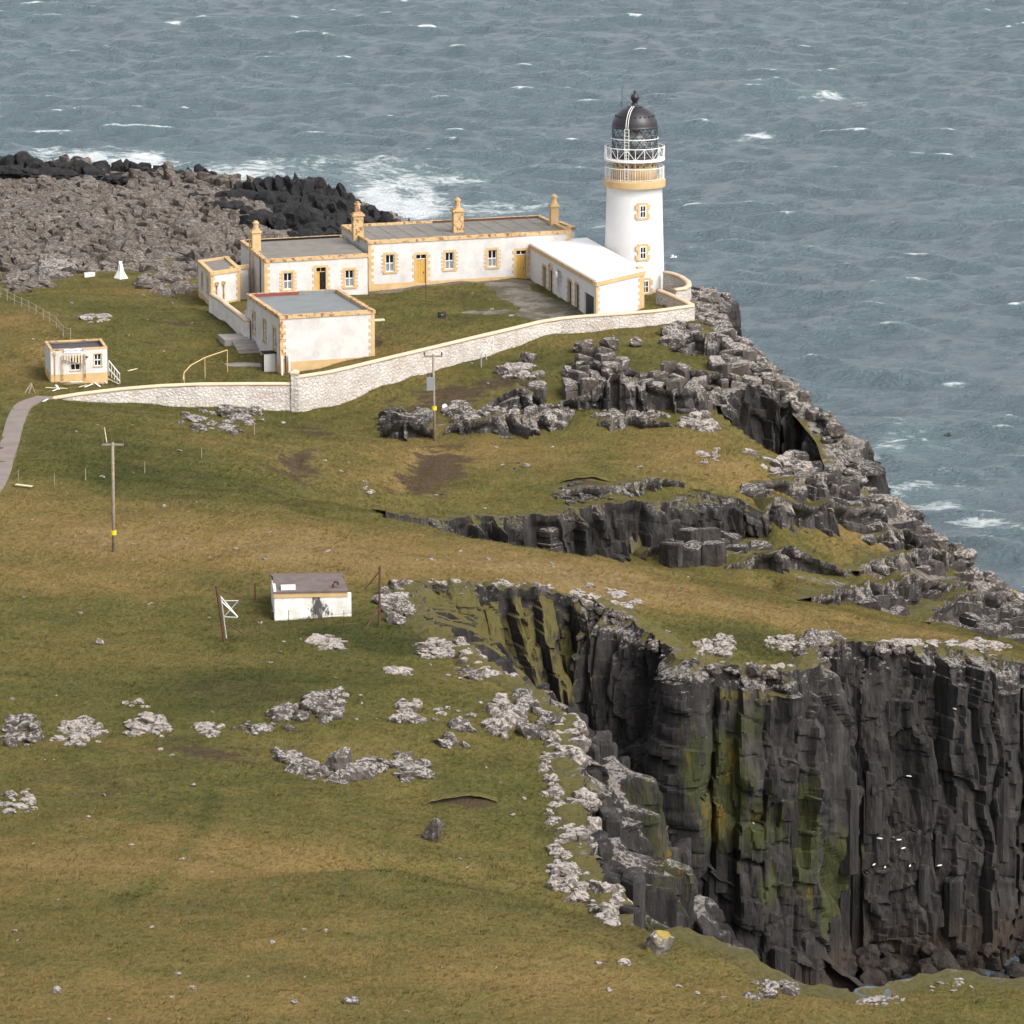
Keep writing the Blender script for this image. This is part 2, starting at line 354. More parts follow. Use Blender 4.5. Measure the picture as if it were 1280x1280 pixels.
# ------------------------------------------------------------------ mesh helpers
def tag(o, label=None, cat=None, group=None, kind=None):
    if label: o['label'] = label
    if cat: o['category'] = cat
    if group: o['group'] = group
    if kind: o['kind'] = kind
    return o
def thing(name, loc, label, cat, group=None):
    o = bpy.data.objects.new(name, None); o.location = loc; o.empty_display_size = 0.5
    COL.objects.link(o); tag(o, label, cat, group); return o
def origin(o):
    v = Vector((0, 0, 0))
    while o is not None: v += o.location; o = o.parent
    return v
class MB:
    def __init__(s): s.v = []; s.f = []
    def add(s, vs, fs):
        b = len(s.v); s.v += [tuple(map(float, p)) for p in vs]; s.f += [tuple(b + i for i in f) for f in fs]; return s
    def box(s, o, ux, uy, uz, a, b):
        o = np.array(o, float); ux, uy, uz = (np.array(q, float) for q in (ux, uy, uz)); vs = []
        for z in (a[2], b[2]):
            for (x, y) in ((a[0], a[1]), (b[0], a[1]), (b[0], b[1]), (a[0], b[1])):
                vs.append(o + ux * x + uy * y + uz * z)
        return s.add(vs, [(3, 2, 1, 0), (4, 5, 6, 7), (0, 1, 5, 4), (1, 2, 6, 5), (2, 3, 7, 6), (3, 0, 4, 7)])
    def abox(s, c, d, rz=0.0):
        cx, sx = math.cos(rz), math.sin(rz)
        return s.box(c, (cx, sx, 0), (-sx, cx, 0), (0, 0, 1), (-d[0] / 2, -d[1] / 2, 0), (d[0] / 2, d[1] / 2, d[2]))
    def bar(s, p, q, w, h=None):
        p = np.array(p, float); q = np.array(q, float); h = h or w; d = q - p; L = np.linalg.norm(d); d /= L
        up = np.array([0, 0, 1.0]) if abs(d[2]) < 0.95 else np.array([1.0, 0, 0])
        a = np.cross(d, up); a /= np.linalg.norm(a); b = np.cross(a, d)
        return s.box(p, d, a, b, (0, -w / 2, -h / 2), (L, w / 2, h / 2))
    def tube(s, pts, r, n=6, caps=True):
        pts = [np.array(p, float) for p in pts]; base = len(s.v); k = len(pts)
        rr = r if isinstance(r, (list, tuple)) else [r] * k
        vs = []; fs = []
        for i, p in enumerate(pts):
            d = pts[min(i + 1, k - 1)] - pts[max(i - 1, 0)]; d = d / (np.linalg.norm(d) + 1e-9)
            up = np.array([0, 0, 1.0]) if abs(d[2]) < 0.95 else np.array([1.0, 0, 0])
            a = np.cross(d, up); a /= np.linalg.norm(a); b = np.cross(a, d)
            for j in range(n):
                t = 2 * math.pi * j / n; vs.append(p + rr[i] * (a * math.cos(t) + b * math.sin(t)))
        for i in range(k - 1):
            for j in range(n):
                fs.append((i * n + j, i * n + (j + 1) % n, (i + 1) * n + (j + 1) % n, (i + 1) * n + j))
        if caps: fs.append(tuple(range(n))[::-1]); fs.append(tuple((k - 1) * n + j for j in range(n)))
        return s.add(vs, fs)
    def lathe(s, c, prof, n=48, cap=True):
        vs = []; fs = []; k = len(prof)
        for (r, z) in prof:
            for j in range(n):
                t = 2 * math.pi * j / n; vs.append((c[0] + r * math.cos(t), c[1] + r * math.sin(t), z))
        for i in range(k - 1):
            for j in range(n):
                fs.append((i * n + j, i * n + (j + 1) % n, (i + 1) * n + (j + 1) % n, (i + 1) * n + j))
        if cap: fs.append(tuple(range(n))[::-1]); fs.append(tuple((k - 1) * n + j for j in range(n)))
        return s.add(vs, fs)
    def ring(s, c, r, z, w, n=48):
        return s.tube([(c[0] + r * math.cos(2 * math.pi * j / n), c[1] + r * math.sin(2 * math.pi * j / n), z) for j in range(n + 1)], w, 5, False)
    def build(s, name, mat, parent=None, smooth=False):
        off = origin(parent) if parent else Vector((0, 0, 0))
        me = bpy.data.meshes.new(name)
        me.from_pydata([(x - off.x, y - off.y, z - off.z) for x, y, z in s.v], [], s.f)
        me.materials.append(mat)
        if smooth: me.polygons.foreach_set('use_smooth', [True] * len(me.polygons))
        me.update()
        o = bpy.data.objects.new(name, me); COL.objects.link(o); o.parent = parent
        return o
def grid_mesh(name, V, faces, mat, attrs=None, smooth=True):
    me = bpy.data.meshes.new(name)
    V = np.asarray(V, np.float32); faces = np.asarray(faces, np.int32); nf = len(faces)
    me.vertices.add(len(V)); me.vertices.foreach_set('co', V.ravel())
    me.loops.add(nf * 4); me.loops.foreach_set('vertex_index', faces.ravel())
    me.polygons.add(nf); me.polygons.foreach_set('loop_start', np.arange(0, nf * 4, 4, dtype=np.int32))
    me.update(calc_edges=True)
    me.polygons.foreach_set('use_smooth', np.full(nf, smooth))
    for k, a in (attrs or {}).items():
        at = me.attributes.new(k, 'FLOAT', 'POINT'); at.data.foreach_set('value', np.asarray(a, np.float32).ravel())
    me.materials.append(mat); me.validate(); me.update()
    o = bpy.data.objects.new(name, me); COL.objects.link(o); return o
def gfaces(ny, nx):
    i = np.arange(ny - 1)[:, None] * nx + np.arange(nx - 1)[None, :]
    return np.stack([i, i + 1, i + nx + 1, i + nx], -1).reshape(-1, 4)

# ================================================================== TERRAIN
CP = []
def cp(*rows):
    for (u, v, z) in rows: CP.append(P(u, v, z))
def cpy(*rows):
    for (u, v, y) in rows: CP.append(PY(u, v, y))
# foreground hill
cp((0, 1450, 42), (640, 1450, 41), (1280, 1450, 37), (0, 1280, 38.5), (320, 1280, 38), (640, 1280, 37.5), (960, 1280, 35), (1130, 1280, 33),
   (0, 1200, 36.6), (320, 1200, 36.2), (640, 1200, 36.3), (0, 1100, 34.3), (300, 1110, 34.6))
cpy((500, 1075, 239), (600, 1110, 236.5), (700, 1131, 234), (800, 1157, 232), (880, 1187, 230), (950, 1240, 226), (1060, 1257, 222), (1200, 1222, 227), (1290, 1242, 224), (1400, 1260, 222), (-200, 1200, 222), (-200, 1000, 268))
CP += [np.array(q, float) for q in ((-6, 250, 29.6), (0, 249, 29.2), (5, 246, 29.2), (10, 240, 29.5))]
# valley and outcrops
cp((150, 1040, 32.2), (0, 1000, 31.6), (300, 1010, 31.4), (420, 1045, 31.6), (560, 1055, 29.6), (640, 1060, 29.2), (620, 1000, 29.2), (500, 1000, 29.9), (430, 960, 30.2), (540, 940, 29.9),
   (600, 900, 29.8), (300, 900, 30.7), (100, 910, 30.6), (0, 900, 30.9), (420, 870, 30.6), (650, 870, 29), (690, 1090, 28.6), (690, 1000, 28.8), (680, 930, 29), (760, 1130, 28),
   (0, 800, 30.1), (150, 800, 29.9), (300, 810, 29.5), (420, 820, 29.4), (520, 810, 28.9), (-200, 800, 30.5), (-200, 600, 30),
   (344, 782, 28.5), (434, 768, 28.5), (480, 742, 28.3), (280, 802, 29.1), (0, 720, 30), (150, 695, 29.2), (300, 690, 29), (450, 700, 28.4), (560, 710, 28), (700, 725, 27.2),
   (850, 760, 25.4), (950, 790, 24.2), (1100, 795, 22.8), (900, 822, 24), (990, 830, 23.6), (1220, 810, 21.3), (1400, 850, 17),
   (300, 620, 29), (400, 645, 28.5), (500, 666, 28), (640, 690, 27), (720, 700, 26.2), (800, 710, 25.6), (900, 737, 24.4), (1000, 762, 23.1), (1100, 783, 22.0), (1230, 803, 21),
   (0, 620, 29.8), (150, 620, 29.2), (0, 560, 29.5), (200, 550, 28.8), (300, 570, 28.2), (0, 500, 28.8), (150, 506, 28.0), (330, 514, 26.8), (370, 520, 26), (450, 504, 26), (545, 472, 26.9), (640, 444, 27.8), (700, 430, 28.1), (820, 408, 28.3))
# terrace below the wall
cp((400, 580, 26.5), (470, 560, 25.8), (543, 550, 25.5), (650, 560, 25.3), (750, 560, 25.2), (850, 560, 25.1), (930, 585, 24.4), (420, 630, 26), (540, 646, 25), (640, 636, 24.8), (750, 618, 24.8), (860, 612, 24.4),
   (560, 522, 26.2), (700, 525, 25.9), (800, 530, 25.7), (880, 525, 25.8), (650, 460, 27.8), (750, 440, 28.2), (720, 490, 27.3), (830, 470, 27.4), (900, 470, 27.2), (850, 402, 28.6), (890, 410, 28.3), (930, 442, 27.6), (860, 500, 26.6))
# lower right rock terraces
cp((1000, 598, 22.4), (1050, 640, 19.8), (1000, 660, 20.3), (1080, 690, 18), (950, 680, 20.8), (900, 690, 21), (1150, 652, 17.4), (1200, 692, 15), (1240, 722, 13), (1280, 752, 11), (1400, 840, 6), (1130, 760, 17.2), (1200, 780, 14.6), (1280, 795, 11.5), (1040, 735, 18.8), (960, 640, 22), (1066, 622, 18.4), (960, 560, 24.2), (985, 488, 26.4), (1014, 508, 25.2), (1042, 540, 23.3), (1062, 572, 21.8), (960, 470, 27.2), (1030, 520, 24.5), (930, 500, 26.6))
# headland crown, yard, left grass
cp((526, 356, 29), (657, 350, 29), (600, 400, 28.9), (500, 420, 28.4), (472, 450, 28), (700, 392, 28.7), (800, 385, 28.7), (590, 375, 29), (793, 375, 28.8), (450, 462, 27.6), (335, 468, 26.8), (310, 428, 28),
   (0, 400, 29), (100, 400, 28.7), (150, 348, 26.5), (230, 395, 28.2), (252, 390, 28.3), (300, 440, 27.6), (250, 460, 27.6), (180, 470, 28), (60, 478, 28), (0, 450, 28.8), (280, 400, 28.6), (-200, 450, 29), (-250, 330, 25))
CP += [np.array(q, float) for q in ((10, 470, 28), (0, 480, 27.5), (-20, 478, 27.5), (14, 462, 28.4), (-28, 470, 27.4), (11.3, 463, 27.7), (16.5, 461, 27.9), (11, 458, 28))]
# rocky shore on the left
cp((0, 354, 25.6), (50, 348, 25.5), (150, 336, 25.0), (200, 342, 25.2), (240, 356, 26), (0, 285, 17.5), (150, 290, 18), (300, 290, 17), (0, 245, 11.5), (150, 255, 11.5), (300, 262, 12), (400, 280, 11.5), (0, 208, 7.5), (150, 232, 6.5), (-200, 250, 11), (-200, 210, 7))
CP += [np.array(q, float) for q in ((-12, 520, 20), (-15, 580, 13), (2, 505, 22))]
CP = np.array(CP)

class RBF:
    def __init__(s, pts, lam=0.35):
        s.c = pts[:, :2]; n = len(pts)
        D = np.hypot(s.c[:, None, 0] - s.c[None, :, 0], s.c[:, None, 1] - s.c[None, :, 1])
        A = np.zeros((n + 3, n + 3)); A[:n, :n] = D - lam * np.eye(n)
        A[:n, n] = 1; A[:n, n + 1:] = s.c / 100; A[n, :n] = 1; A[n + 1:, :n] = s.c.T / 100
        s.w = np.linalg.solve(A, np.concatenate([pts[:, 2], [0, 0, 0]]))
    def __call__(s, x, y):
        x = np.asarray(x, float); y = np.asarray(y, float); sh = x.shape; x = x.ravel(); y = y.ravel(); out = np.empty(len(x))
        for i in range(0, len(x), 20000):
            a, b = x[i:i + 20000], y[i:i + 20000]
            D = np.hypot(a[:, None] - s.c[None, :, 0], b[:, None] - s.c[None, :, 1])
            out[i:i + 20000] = D @ s.w[:-3] + s.w[-3] + (a * s.w[-2] + b * s.w[-1]) / 100
        return out.reshape(sh)
TOP = RBF(CP)

# cliff rims, in plan
def rim(rows): return [tuple(P(u, v, z)) for (u, v, z) in rows]
RIM_NEAR = [tuple(PY(u, v, y + 2.0)) for (u, v, y) in ((1420, 1262, 222), (1290, 1241, 224), (1200, 1221, 227), (1060, 1256, 222), (990, 1250, 225), (950, 1240, 226), (880, 1187, 230), (820, 1160, 232))]
RIM_LEFT = rim([(772, 1142, 28.3), (742, 1110, 28.5), (715, 1060, 28.7), (712, 1000, 28.9), (700, 950, 29), (700, 905, 29.0), (655, 858, 29.1), (600, 830, 29), (555, 800, 28.8), (525, 775, 28.5), (505, 745, 28.4)])
RIM_BACK = rim([(515, 734, 28.2), (600, 736, 27.9), (660, 738, 27.5), (738, 740, 27.1), (790, 765, 26.2), (835, 795, 25.2), (868, 830, 24.4), (893, 836, 24), (905, 838, 23.9), (985, 842, 23.5), (1003, 836, 23.7), (1016, 800, 24.1), (1062, 800, 23.4), (1082, 806, 23.1), (1150, 809, 22.4), (1225, 814, 21.5), (1262, 824, 21)])
XR = RIM_BACK[-1][0]
TIP = [(XR + 4, 344, 18), (XR + 9, 350, 12), (XR + 6, 360, 12), (XR + 12, 378, 8), (XR + 16, 395, 6)]
RIM_OUT = rim([(1330, 790, 8.5), (1283, 748, 11.5), (1242, 718, 13.6), (1205, 688, 15.6), (1150, 650, 18), (1105, 640, 18), (1060, 626, 19)])
RIM_H = [(P(1046, 604, 19.5)[0], P(1046, 604, 19.5)[1], 19.5)] + rim([(1042, 572, 21.5), (1014, 526, 24.2), (976, 486, 26.3), (944, 458, 27.2), (914, 425, 28), (892, 395, 28.4), (868, 372, 28.6)])
RIM_FAR = [(19, 462, 28), (14, 480, 27), (4, 500, 24), (-5, 530, 19), (-11, 580, 13), (-14, 630, 10), (-19, 660, 9), (-22, 685, 7), (-30, 700, 6), (-45, 712, 6), (-60, 722, 6), (-95, 725, 6)]
SEA = [(q[0], q[1]) for q in RIM_NEAR + RIM_LEFT + RIM_BACK + TIP + RIM_OUT + RIM_H + RIM_FAR] + [(-95, 740), (-4000, 740), (-4000, 3000), (3000, 3000), (3000, 200)]
# gully in front of the terrace: its north rim is a low cliff
GN = rim([(470, 662, 25.6), (520, 654, 25.2), (580, 644, 25), (640, 640, 24.8), (700, 634, 24.8), (760, 624, 24.8), (820, 620, 24.6), (870, 618, 24.2), (915, 622, 23.4), (960, 640, 22.2)])
GS = [(20, 366), (14, 357), (4, 355), (-3, 356), (-9, 360), (-12, 368)]
GUL = [(q[0], q[1]) for q in GN] + GS
GFL = RBF(np.array([list(P(960, 680, 20.5)), list(P(900, 692, 20.6)), list(P(860, 695, 20.3)), (0, 361, 21), (8, 361, 20), (14, 362, 19.6), (18, 368, 20), (-6, 364, 23.2), (-12, 370, 25), (0, 371, 20.5), (8, 376, 20.5)]))
# the dark bluff on the right: its foot
HN = rim([(896, 514, 26.1), (915, 490, 26.8), (955, 482, 27), (996, 498, 25.8), (1028, 530, 24.0), (1052, 560, 22.3), (1066, 588, 20.6)])
HP = [(q[0], q[1]) for q in HN] + [RIM_H[0][:2]] + [tuple(P(u, v, z)[:2]) for (u, v, z) in ((1045, 600, 20.6), (1005, 580, 22.4), (965, 572, 23.4), (925, 545, 24.6))]
HFL = RBF(np.array([list(P(1050, 612, 17.5)), list(P(990, 590, 18.6)), list(P(930, 552, 21.5)), list(P(1010, 560, 18)), list(P(960, 540, 20)), list(P(905, 520, 24.0))]))

XS = np.arange(-88, 76.01, 0.5); YS = np.arange(176, 736.01, 0.5)
GX, GY = np.meshgrid(XS, YS)
Z = TOP(GX, GY)
def gauss(a, s):
    k = np.arange(-int(3 * s), int(3 * s) + 1); g = np.exp(-k ** 2 / (2 * s * s)); g /= g.sum()
    p = len(k) // 2
    for ax in (0, 1):
        b = np.pad(a, [(p, p) if i == ax else (0, 0) for i in (0, 1)], mode='edge')
        a = sum(g[j] * np.take(b, range(j, j + a.shape[ax]), axis=ax) for j in range(len(k)))
    return a
Z = gauss(Z, 2.0)
ROCKY = np.maximum(smooth(492, 505, GY + fbm(GX / 14, GY / 14, seed=3) * 5) * (GX < 20), 0)
Z = Z + fbm(GX / 11, GY / 11, octv=3, seed=5) * 0.26 + fbm(GX / 3.4, GY / 2.6, octv=3, seed=9) * 0.14
Z = Z + ROCKY * (fbm(GX / 7, GY / 9, octv=4, seed=21) * 0.9)
ZTOP = Z.copy()
g_in = in_poly(GX, GY, GUL); Z = np.where(g_in, np.minimum(Z, GFL(GX, GY) + fbm(GX / 3, GY / 3, seed=31) * 0.3), Z)
h_in = in_poly(GX, GY, HP); Z = np.where(h_in, np.minimum(Z, HFL(GX, GY)), Z)
s_in = in_poly(GX, GY, SEA); Z = np.where(s_in, -5.0, Z)
def bil(A, x, y):
    x = np.asarray(x, float); y = np.asarray(y, float)
    fx = np.clip((x - XS[0]) / 0.5, 0, len(XS) - 1.001); fy = np.clip((y - YS[0]) / 0.5, 0, len(YS) - 1.001)
    i = fy.astype(int); j = fx.astype(int); a = fx - j; b = fy - i
    return A[i, j] * (1 - a) * (1 - b) + A[i, j + 1] * a * (1 - b) + A[i + 1, j] * (1 - a) * b + A[i + 1, j + 1] * a * b
def H(x, y): return float(bil(Z, x, y))
def HT(x, y): return bil(ZTOP, x, y)
_ys = np.arange(180, 735, 0.2)
def G(u, v):
    """first point of the ground that the photograph's pixel looks at"""
    r = ray(u, v); t = _ys / r[1]; x = r[0] * t; z = CZ + r[2] * t
    hit = np.nonzero(bil(Z, x, _ys) >= z)[0]
    if len(hit) == 0: return P(u, v, 0)
    y = _ys[hit[0]]; xx = r[0] * y / r[1]
    return np.array([xx, y, H(xx, y)])

# ground cover masks (world positions of the patches seen in the photograph)
def blobs(rows):
    A = np.zeros_like(GX)
    for (u, v, rx, ry, k) in rows:
        g = G(u, v); A = np.maximum(A, k * np.exp(-(((GX - g[0]) / rx) ** 2 + ((GY - g[1]) / ry) ** 2)))
    return A
peat = blobs([(545, 585, 3.0, 9, 1.0), (520, 602, 3.0, 6, 0.9), (560, 570, 2, 3, .9), (370, 575, 2.2, 8, 1.0), (390, 540, 2.5, 4, 0.7), (330, 545, 2.5, 3, .5), (560, 492, 5, 4, 0.9), (620, 480, 4, 3, 0.8), (490, 502, 3, 3, .7), (530, 510, 3, 3, .7),
              (740, 607, 2.5, 2.2, 0.9), (250, 940, 5, 5, 0.55), (130, 985, 5, 2.6, 0.6), (60, 980, 4, 2.5, 0.5), (580, 1003, 2.6, 1.0, 1.0), (605, 1113, 1.0, 0.8, .9), (705, 1043, 1.2, .8, .9), (220, 405, 3, 5, 0.6), (205, 420, 2, 4, 0.5),
              (400, 610, 5, 4, .45), (330, 612, 3, 2, .6), (360, 625, 3, 2, .7), (470, 640, 3, 3, .6), (640, 1105, 1.5, 1, .6), (700, 590, 2, 6, .4), (930, 580, 3, 3, .45), (840, 595, 3, 2, .4), (30, 470, 3, 3, .3), (470, 425, .8, 2, .8), (530, 645, 3, 1, .6), (400, 650, 3, 1, .4)])
dry = blobs([(700, 720, 16, 9, 0.95), (900, 755, 12, 6, 0.9), (450, 690, 14, 10, 0.75), (200, 680, 16, 10, 0.55), (1100, 785, 9, 4, 0.5), (650, 570, 7, 8, .55), (850, 575, 6, 8, .7), (920, 590, 4, 5, .8), (560, 570, 5, 6, .5), (500, 600, 4, 4, .5),
             (150, 1080, 10, 6, 0.45), (350, 1080, 9, 6, .45), (120, 720, 9, 7, .45), (640, 1220, 14, 8, .38), (200, 1250, 14, 8, .30), (900, 1240, 8, 6, .3), (470, 960, 5, 5, .25), (60, 440, 4, 8, .5), (20, 400, 4, 10, .5), (1060, 660, 4, 5, .5), (1040, 680, 6, 5, .4)])
green = blobs([(500, 800, 4, 5, .6), (430, 790, 5, 5, .5), (950, 800, 8, 4, .6), (570, 390, 8, 12, .35), (600, 970, 6, 8, .3), (230, 600, 9, 8, .4), (700, 455, 8, 6, .3), (330, 860, 9, 7, .35), (640, 840, 3, 4, .4), (300, 970, 9, 5, .3), (130, 560, 8, 8, .3)])
green = np.maximum(green, blobs([(u, v, .5, 1.6, .45) for (u, v) in ((180, 1115), (192, 1105), (203, 1096), (213, 1087), (222, 1076), (230, 1066), (237, 1056), (244, 1046), (250, 1036), (256, 1024), (262, 1010), (268, 995), (272, 980), (285, 860), (286, 845), (287, 830), (288, 815), (290, 800), (150, 1130), (165, 1122))]))
dry = dry - green
rockm = np.clip(ROCKY, 0, 1) * 0.9
# stepped rock on the right
RT = [tuple(P(u, v, z)[:2]) for (u, v, z) in ((905, 612, 24), (960, 590, 24), (1000, 575, 22.6), (1070, 600, 19), (1130, 636, 18), (1300, 740, 11), (1400, 860, 8), (1250, 800, 14), (1100, 775, 18), (960, 735, 20), (880, 705, 20.5), (880, 660, 21))]
rt_in = gauss(in_poly(GX, GY, RT).astype(float), 2.0)
rock_green = blobs([(1020, 670, 6, 8, 1.1), (985, 680, 4, 6, 1), (1000, 730, 5, 4, .9), (1110, 735, 4, 3, .8), (1060, 680, 4, 5, 1), (980, 690, 3, 4, .8), (1040, 715, 6, 3, .8), (1130, 690, 2, 2, .7), (1080, 745, 5, 2, .7), (940, 710, 4, 3, .8), (1170, 705, 3, 1.5, .7)])
rockm = np.maximum(rockm, np.clip(rt_in - rock_green * 1.3, 0, 1) * 0.9)
rockm = np.maximum(rockm, blobs([(910, 410, 3, 8, .8), (930, 450, 3, 6, .8), (560, 530, 3, 1.5, .5), (500, 530, 2.5, 1.5, .6), (390, 535, 1.5, 2, .4)]))
dsea = poly_dist(GX, GY, SEA, True)
rockm = np.where((GY > 240) & (GY < 345), np.maximum(rockm, (0.62 * np.exp(-(dsea / 1.5) ** 2))), rockm)
YARD = [tuple(P(u, v, 28.9)[:2]) for (u, v) in ((600, 355), (662, 350), (665, 362), (750, 393), (690, 400), (640, 398), (648, 385), (620, 372))]
PATH = [tuple(G(u, v)[:2]) for (u, v) in ((58, 497), (40, 500), (26, 509), (18, 530), (10, 560), (2, 590), (-8, 612), (-30, 625))]
PLINE = [tuple(P(u, v, 29)[:2]) for (u, v) in ((465, 362), (520, 357), (600, 353), (660, 352))]
paved = np.maximum(gauss(in_poly(GX, GY, YARD).astype(float), 1.2) * 0.85, np.maximum(smooth(1.5, 0.8, poly_dist(GX, GY, PLINE)) * 0.85, blobs([(620, 390, 2.4, 2.2, .8), (590, 391, 2, 1.2, .7), (305, 458, 2.0, 3, .6), (320, 390, 1.5, 8, .9), (845, 370, 3, 4, .6)])))
ta = dict(peat=peat, dry=dry, rock=rockm, paved=paved)

# sunken turf scarps
def scarp(rows, depth, width):
    global Z
    line = [tuple(G(u, v)[:2]) for (u, v) in rows]
    d = poly_dist(GX, GY, line)
    Z = Z - depth * np.exp(-(d / width) ** 2)
scarp([(530, 565), (520, 585), (505, 610)], 0.4, 1.0); scarp([(365, 560), (372, 590)], 0.4, 0.9)
scarp([(0, 975), (70, 985), (140, 984)], 0.35, 0.9); scarp([(470, 425), (480, 440)], .5, .8)
scarp([(300, 612), (345, 622), (380, 636), (440, 648)], 0.5, 0.9)
V = np.stack([GX, GY, Z], -1).reshape(-1, 3)
fc = gfaces(len(YS), len(XS)); keep = (Z.ravel()[fc].max(1) > -4.5); fc = fc[keep]
ground = grid_mesh('ground', V, fc, M['turf'], ta); tag(ground, kind='structure')

# ------------------------------------------------------------------ sea
def ocean(N, L, wl, wdir, seed, cut):
    r = np.random.default_rng(seed)
    k1 = np.fft.fftfreq(N, L / N) * 2 * math.pi; kx, ky = np.meshgrid(k1, k1); k = np.hypot(kx, ky); k[0, 0] = 1e-6
    kd = (kx * wdir[0] + ky * wdir[1]) / k
    ph = np.exp(-1.0 / (k * wl) ** 2) / k ** 4 * (np.abs(kd) ** 3 + 0.03) * np.where(kd < 0, 0.25, 1) * np.exp(-(k * cut) ** 2); ph[0, 0] = 0
    h0 = (r.normal(size=k.shape) + 1j * r.normal(size=k.shape)) * np.sqrt(ph)
    h = np.fft.ifft2(h0).real; s = h.std(); h /= s
    dx = np.fft.ifft2(-1j * kx / k * h0).real / s; dy = np.fft.ifft2(-1j * ky / k * h0).real / s
    return h, dx, dy
def tile(A, L, x, y):
    N = A.shape[0]; fx = (x / L * N) % N; fy = (y / L * N) % N
    i = np.floor(fy).astype(int); j = np.floor(fx).astype(int); a = fx - j; b = fy - i; i1 = (i + 1) % N; j1 = (j + 1) % N; i %= N; j %= N
    return A[i, j] * (1 - a) * (1 - b) + A[i, j1] * a * (1 - b) + A[i1, j] * (1 - a) * b + A[i1, j1] * a * b
def make_sea():
    wd = np.array((0.28, -0.96))
    A = ocean(512, 331.0, 5.2, wd, 11, 0.5); B = ocean(512, 127.0, 1.7, np.array((-0.1, -1.0)), 12, 0.25)
    xs = np.arange(-130, 170.01, 0.75); ys = np.concatenate([np.arange(205, 400, 1.2), np.arange(400, 1240, 0.75)])
    x, y = np.meshgrid(xs, ys)
    h = 0.52 * tile(A[0], 331, x, y) + 0.23 * tile(B[0], 127, x, y)
    dx = -0.6 * tile(A[1], 331, x, y) - 0.23 * tile(B[1], 127, x, y)
    dy = -0.6 * tile(A[2], 331, x, y) - 0.23 * tile(B[2], 127, x, y)
    gx = np.gradient(dx, xs, axis=1); gy = np.gradient(dy, ys, axis=0)
    J = (1 + gx) * (1 + gy)
    foam = smooth(0.66, 0.28, J) * 0.75 * smooth(0.1, 0.9, h)
    edge = poly_dist(x, y, SEA[:-5], False)
    inside = in_poly(x, y, SEA)
    def spot(u, v, rx, ry, k, rot=0.0):
        p = P(u, v, 0); a, b = x - p[0], y - p[1]; c, s = math.cos(rot), math.sin(rot)
        return k * np.exp(-(((a * c + b * s) / rx) ** 2 + ((-a * s + b * c) / ry) ** 2))
    for q in ((948, 168, 3.6, 2.2, .75), (975, 165, 2.5, 1.6, .75), (925, 170, 2.6, 1.4, .7), (1040, 118, 5, 7, .62), (945, 108, 4, 5, .5), (1070, 128, 4, 5, .5), (1000, 120, 4, 4, .5), (218, 31, 2.2, 2.5, 1.0), (170, 30, 2.4, 1.6, .6), (545, 32, 3, 2, .6), (15, 22, 2, 4, .6),
              (1152, 227, 2.2, 1.6, .8), (1195, 483, 2.2, .9, .7), (250, 226, 9, 22, .85), (170, 206, 9, 20, .85), (330, 212, 10, 24, .6), (300, 222, 6, 14, .8), (510, 228, 12, 26, .68), (520, 262, 7, 20, .85), (470, 258, 6, 30, .95), (570, 225, 9, 22, .6), (470, 208, 9, 18, .6), (110, 200, 9, 16, .8), (400, 205, 12, 18, .5), (650, 262, 9, 16, .55), (60, 195, 6, 12, .6), (600, 262, 8, 16, .6),
              (1085, 590, 2.2, 7, .66), (1120, 608, 4.2, 5, .64), (1170, 624, 5, 4.5, .64), (1230, 650, 5, 4, .62), (1110, 572, 5, 5, .58), (1160, 604, 4.5, 4, .58), (1215, 630, 5, 3.5, .56), (1115, 555, 3, 9, .58), (1130, 540, 5, 9, .45), (1200, 600, 9, 9, .40), (1270, 660, 4, 3, .6), (1100, 600, 2, 8, .45), (750, 285, 3, 5, .5), (300, 158, 3, 2, .6), (600, 535, 1, 1, 0)):
        foam = np.maximum(foam, spot(*q))
    foam = np.maximum(foam, 0.75 * np.exp(-(edge / 4.0) ** 2) * (y > 440) * (0.6 + 0.6 * vnoise(x / 9, y / 9, seed=4)))
    foam = np.maximum(foam, 0.42 * np.exp(-(edge / 30.0) ** 2) * (y > 640))
    foam = np.maximum(foam, 0.30 * np.exp(-(edge / 1.5) ** 2) * (y < 440))
    shelter = 0.35 + 0.65 * smooth(2, 40, edge)
    fade = smooth(1240, 1200, y) * smooth(170, 160, x) * smooth(-130, -120, x) * smooth(205, 215, y)
    V = np.stack([x + dx * fade, y + dy * fade, h * shelter * fade], -1).reshape(-1, 3)
    fcs = gfaces(len(ys), len(xs))
    k = (inside | (edge < 6)).ravel()[fcs].any(1); fcs = fcs[k]
    # the open sea outside the detailed sheet, out to the horizon
    n0 = len(V); bx = (-12000, -130, 170, 12000); by = (-2000, 205, 1240, 16000)
    ex = [(bx[i], by[j], 0.0) for j in range(4) for i in range(4)]
    ef = [[n0 + j * 4 + i, n0 + j * 4 + i + 1, n0 + j * 4 + i + 5, n0 + j * 4 + i + 4] for j in range(3) for i in range(3) if not (i == 1 and j == 1)]
    V = np.concatenate([V, np.array(ex)]); fcs = np.concatenate([fcs, np.array(ef)])
    fo = np.concatenate([foam.ravel(), np.zeros(16)])
    tag(grid_mesh('sea', V, fcs, M['sea'], dict(foam=fo)), kind='structure')
make_sea()

